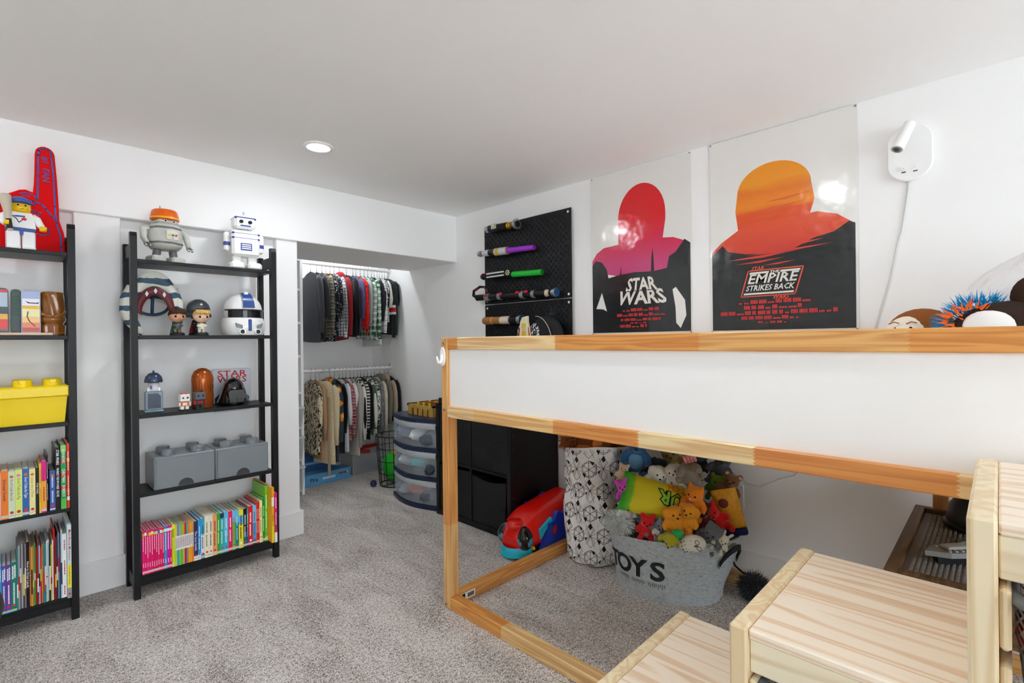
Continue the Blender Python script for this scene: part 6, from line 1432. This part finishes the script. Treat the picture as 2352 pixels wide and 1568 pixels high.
for k, z in enumerate((.034, .226, .422)):
    for j in range(6):
        c, nm = [(1, 3, 8, 0, 5, 7), (6, 1, 4, 4, 0, 5), (1, 6, 7, 0, 2, 7)][k][j], 0
        y = 2.79+.07*j+q.uniform(-.01, .01); r = q.uniform(.042, .052)
        g = MB(mat(cols[c][0], .9)).ell((0, 0, 0), (r*2.2, r*1.0, r), rot=(q.uniform(-.5, .5), q.uniform(-.3, .3), q.uniform(-.6, .6)), n=18, m=12, fn=lambda d: 1+.25*noise.noise(d*2.6+Vector((k*3, j*2, 1))))
        solo('folded_cloth', g, f'{cols[c][1]} crumpled clothing, {ORD[j]} from the cube shelf in the {tiers[k]} drawer', 'clothes', loc=(2.085+.05*(j % 2), y, z+.055+.012*(j % 3)), group='clothes in the plastic drawers')
# table football on top
t = thing('table_football_game', 'mini wooden table football game on the navy drawer top', 'game', (2.075, 2.80, .6182))
WD = mat('#c49a4a', .4, mott=.15, bs=30)
part('pitch', MB(mat('#3f7a3a', .5)).box(.012, .318, .012, .288, .003, .010), t)
for a in ((0, .012, 0, .30), (.318, .33, 0, .30), (.0125, .3175, 0, .012), (.0125, .3175, .288, .30)): part('side_board', MB(WD).box(*a, 0, .075, .002), t)
for i, y in enumerate((0.0, .30)): part('corner_trim', MB(BLK).box(-.003, .333, y-.004 if i == 0 else y-.010, y+.010 if i == 0 else y+.004, .066, .080, .002), t, 'black edge trim')
for k in range(6):
    x = .035+.052*k; s = -1 if k % 2 else 1
    rd = part('rod', MB(mat('#8a8c90', .25, .9)).tube([(x, -.045, .060), (x, .345, .060)], .0026, 6), t)
    part('rod_grip', MB(BLK).cyl((x, .31 if s > 0 else -.012, .060), (x, .352 if s > 0 else -.052, .060), .0075, n=10), rd, 'black grip')
    g = MB(mat('#d01a1e' if k % 2 else '#e8c81e', .4))
    for y in (.08, .15, .22): g.box(x-.006, x+.006, y-.008, y+.008, .035, .092, .002)
    stuff(part('player_row', g, rd, 'red players' if k % 2 else 'yellow players'))
for k in range(4): part('side_bracket', MB(BLK).box(-.0035, -.0003, .05+.06*k, .056+.06*k, .0, .05), t)

# ---------------------------------------------------------------- things under the bed near the wall
t = thing('play_table', 'low wooden play table with a grey studded top under the bed', 'table', (1.66, -.34, 0))
DW = pine('oak_rim', 0, '#7a5a3a', '#6a4a2c', None, (0, 1), 22, 21)
for a in ((0, .71, .54, .57), (0, .71, 0, .03), (0, .03, .0305, .5395), (.68, .71, .0305, .5395)): part('rim_board', MB(DW).box(*a, .40, .520, .002), t)
part('baseplate', MB(mat('#7e7a76', .45)).box(.031, .679, .031, .539, .490, .504), t, 'grey plate')
g = MB(mat('#8a8682', .35)); pitch = .012
for i in range(52):
    for j in range(41):
        x, y = .04+pitch*i, .04+pitch*j; vs = []
        for z in (.504, .5085):
            for k in range(6): vs.append((x+.0037*math.cos(PI*k/3), y+.0037*math.sin(PI*k/3), z))
        g.v += vs; b = len(g.v)-12
        for k in range(6): g.f.append((b+k, b+(k+1) % 6, b+6+(k+1) % 6, b+6+k)); g.mi.append(0); g.sm.append(True)
        g.f.append(tuple(b+6+k for k in range(6))); g.mi.append(0); g.sm.append(False)
stuff(part('studs', g, t, recalc=False))
for x in (.02, .65):
    for y in (.02, .51): part('leg', MB(DW).box(x, x+.04, y, y+.04, 0, .40, .002), t)
t = thing('toy_ship', 'grey brick-built toy ship lying on the studded table', 'toy', (1.80, .155, .5095), (0, 0, -.70))
part('hull', MB(mat('#8f8f8b', .4)).prism([(0, 0), (.05, -.03), (.22, -.045), (.22, .045), (.05, .03)], .022, .036, 2), t); part('underside', MB(BLK).prism([(.03, -.01), (.20, -.035), (.20, .05), (.06, .04)], 0, .022, 2), t, 'black lower hull')
part('deck', MB(mat('#a4a4a0', .4)).box(.06, .15, -.014, .014, .036, .046, .002), t)
g = MB(mat('#a9a9a5', .35))
for k in range(9):
    for s in (-1, 1): g.cyl((.055+.018*k, s*(.020+.0012*k), .036), (.055+.018*k, s*(.020+.0012*k), .040), .0045, n=8)
stuff(part('deck_studs', g, t))
t = thing('toy_dome', 'dark grey domed toy at the back of the studded table', 'toy', (2.24, .04, .5095))
part('dome', MB(mat('#26282a', .35)).lathe([(.095, 0), (.098, .02), (.090, .07), (.065, .108), (.03, .124), (0, .127)], 28), t); part('rim', MB(mat('#1a1b1d', .4)).lathe([(.096, 0), (.106, .003), (.106, .016), (.096, .02)], 28, cap=False), t)
t = thing('toy_block', 'pale grey-green rounded toy before the dark dome', 'toy', (2.05, .045, .5095), (0, 0, .3))
part('block', MB(mat('#8f8f7e', .5)).prism(rr(0, .045, .05, .09, .016), -.03, .03, 1, b=.006), t); part('foot', MB(mat('#5c5a50', .5)).box(-.02, .02, -.022, .022, -.0, .006), t)
# outlet, plug, wires
t = thing('wall_outlet', 'white wall outlet with a silver adapter behind the bear', 'outlet', (2.46, .91, .387))
part('cover_plate', MB(mat('#f2f2f0', .4)).prism(rr(0, 0, .07, .115, .006), -.006, -.0003, 0, b=.002), t)
part('adapter', MB(mat('#9a9c9c', .3, .5)).cyl((-.006, 0, .005), (-.060, 0, .005), .020, .021, 18), t, 'silver adapter')
solo('power_cord', MB(mat('#121212', .5)).tube([(2.400, .91, .372), (2.402, .915, .30), (2.410, .925, .19), (2.412, .92, .11), (2.405, .90, .075), (2.39, .86, .06), (2.377, .80, .057)], .0045, 8), 'black cord running down from the silver adapter', 'cord')
solo('thin_wire', MB(mat('#c9c5bc', .5)).tube([(2.452, .96, .53), (2.452, .909, .487), (2.452, .859, .459), (2.452, .801, .454), (2.452, .718, .506), (2.452, .656, .533), (2.452, .626, .573), (2.452, .61, .62)], .0016, 6), 'thin pale wire drooping along the wall under the bed', 'wire')
t = thing('fluffy_duster', 'dark grey fluffy ball on the carpet beside the stair unit', 'duster', (2.27, .77, .066))
part('core', MB(mat('#2c2e30', .95)).ell((0, 0, 0), (.05, .05, .045), n=12, m=8), t); stuff(part('fur', fur(MB(mat('#3c3f42', .95)), (0, 0, 0), (.05, .05, .042), 700, .034, 31, .003, -1, .1), t, recalc=False))

# ---------------------------------------------------------------- on the bed
DM = bpy.data.materials.new('white_cotton'); n = NT(DM); o = n.obj(); n.b.inputs['Base Color'].default_value = lin('#f0f0f0'); n.b.inputs['Roughness'].default_value = .9; n.bump(n.noise(n.mp(o, (1, 1.6, 1), rot=(.5, .3, .4)), 8, 3, .6, .8), .8, .03)
g = MB(DM).ell((0, 0, 0), (.28, .45, .32), n=48, m=28, fn=lambda d: 1+.05*noise.noise(d*3.2)+.02*noise.noise(d*9))
g.v = [(a, max(-.085-.365*.0, b) if 0 else b, max(c, -.128)) for a, b, c in g.v]; solo('duvet', g, 'white rumpled duvet heaped at the near end of the bed', 'duvet', loc=(2.06, -.32, 1.13))
t = thing('plush_monkey', 'brown and cream soft monkey peeking over the bed rail', 'soft toy', (1.90, .165, 1.145), (0, 0, -1.45))
part('head', MB(mat('#8a4f1c', .95, bump=.4, bs=200)).ell((0, 0, 0), (.088, .075, .080), n=22, m=14), t)
part('face', MB(mat('#efe2cf', .9)).ell((-.030, -.034, -.004), (.062, .050, .062), n=20, m=12), t, 'cream face')
for x in (-.062, -.028): part('eye', MB(mat('#1a2a20', .2)).ell((x, -.078 if x > -.05 else -.068, .014), (.006, .004, .012), n=10, m=8), t)
for x in (-.066, -.026): part('eyebrow', MB(mat('#9a4a20', .7)).tube([(x-.012, -.072, .034), (x, -.076, .040), (x+.012, -.076, .036)], .0016, 5), t)
part('body', MB(mat('#8a4f1c', .95)).ell((.03, .02, -.075), (.07, .06, .06), n=16, m=10), t)
t = thing('plush_pony', 'dark brown and white soft toy with fluffy blue mane on the bed', 'soft toy', (1.78, -.015, 1.125), (0, 0, -1.45))
part('head', MB(mat('#2e1c12', .95, bump=.5, bs=200)).ell((0, 0, 0), (.125, .085, .105), n=24, m=14), t)
part('blaze', MB(mat('#f0eeea', .9)).ell((-.035, -.050, .034), (.058, .042, .045), rot=(0, .35, 0), n=18, m=12), t, 'white patch')
part('ear', MB(mat('#341e12', .95, bump=.5, bs=200)).ell((.035, .0, .120), (.032, .028, .045), rot=(0, .25, 0), n=14, m=10), t); part('eye', MB(mat('#101214', .1)).ell((-.088, -.055, .020), (.012, .010, .022), n=10, m=8), t)
part('muzzle', MB(mat('#d8a6a0', .9)).ell((.125, -.05, .030), (.045, .035, .022), rot=(0, -.5, 0), n=14, m=9), t, 'pink ear lining')
part('body', MB(mat('#2e1c12', .95)).ell((.02, .03, -.085), (.10, .08, .06), n=16, m=10), t)
g = fur(MB(mat('#1c9fd8', .85)), (-.050, .030, .03), (.085, .05, .085), 620, .026, 41, .0026, -.3, 0); fur(g, (.125, .02, .035), (.05, .045, .045), 320, .024, 42, .0026, -.3, 0); stuff(part('mane', g, t, 'fluffy blue mane', recalc=False))
g = fur(MB(mat('#f0702a', .85)), (-.075, -.03, .045), (.05, .03, .05), 90, .024, 43, .004, -.6, 0); stuff(part('mane_tuft', g, t, 'orange tuft', recalc=False))
t = thing('plush_cub', 'tan fluffy soft toy behind the blue-maned one', 'soft toy', (1.95, -.13, 1.13)); part('body', MB(mat('#a8875a', .95, bump=.8, bs=120)).ell((0, 0, .02), (.09, .09, .11), n=18, m=12), t)

# ---------------------------------------------------------------- chair at the frame edge
t = thing('desk_chair', 'dark grey desk chair at the frame edge, only its armrest showing', 'chair', (-.34, 1.55, 0))
DK = mat('#2f3032', .5, bump=.1, bs=120)
part('seat', MB(DK).prism(rr(0, 0, .48, .48, .08), .42, .50, 2, b=.02), t); part('backrest', MB(DK).prism(rr(0, .82, .46, .56, .08), .20, .26, 1, b=.02), t); part('back_stem', MB(BLK).tube([(0, .10, .42), (0, .26, .44), (0, .275, .62)], .022, 10), t)
for s in (-1, 1):
    a = part('armrest', MB(DK).tube([(s*.295, .17, .600), (s*.295, .0, .605), (s*.30, -.06, .603), (s*.31, -.11, .598)], [.030, .040, .042, .026], 14), t); part('armrest_post', MB(BLK).tube([(s*.24, 0, .46), (s*.295, -.01, .47), (s*.297, -.02, .585)], .020, 10), a)
part('gas_column', MB(BLK).cyl((0, 0, .09), (0, 0, .42), .028, .022, 16), t)
for k in range(5):
    a = 2*PI*k/5+.3; part('base_leg', MB(BLK).tube([(0, 0, .10), (.28*math.cos(a), .28*math.sin(a), .065)], [.028, .018], 10), t); part('caster', MB(BLK).cyl((.28*math.cos(a)-.012, .28*math.sin(a), .028), (.28*math.cos(a)+.012, .28*math.sin(a), .028), .028, n=16), t)
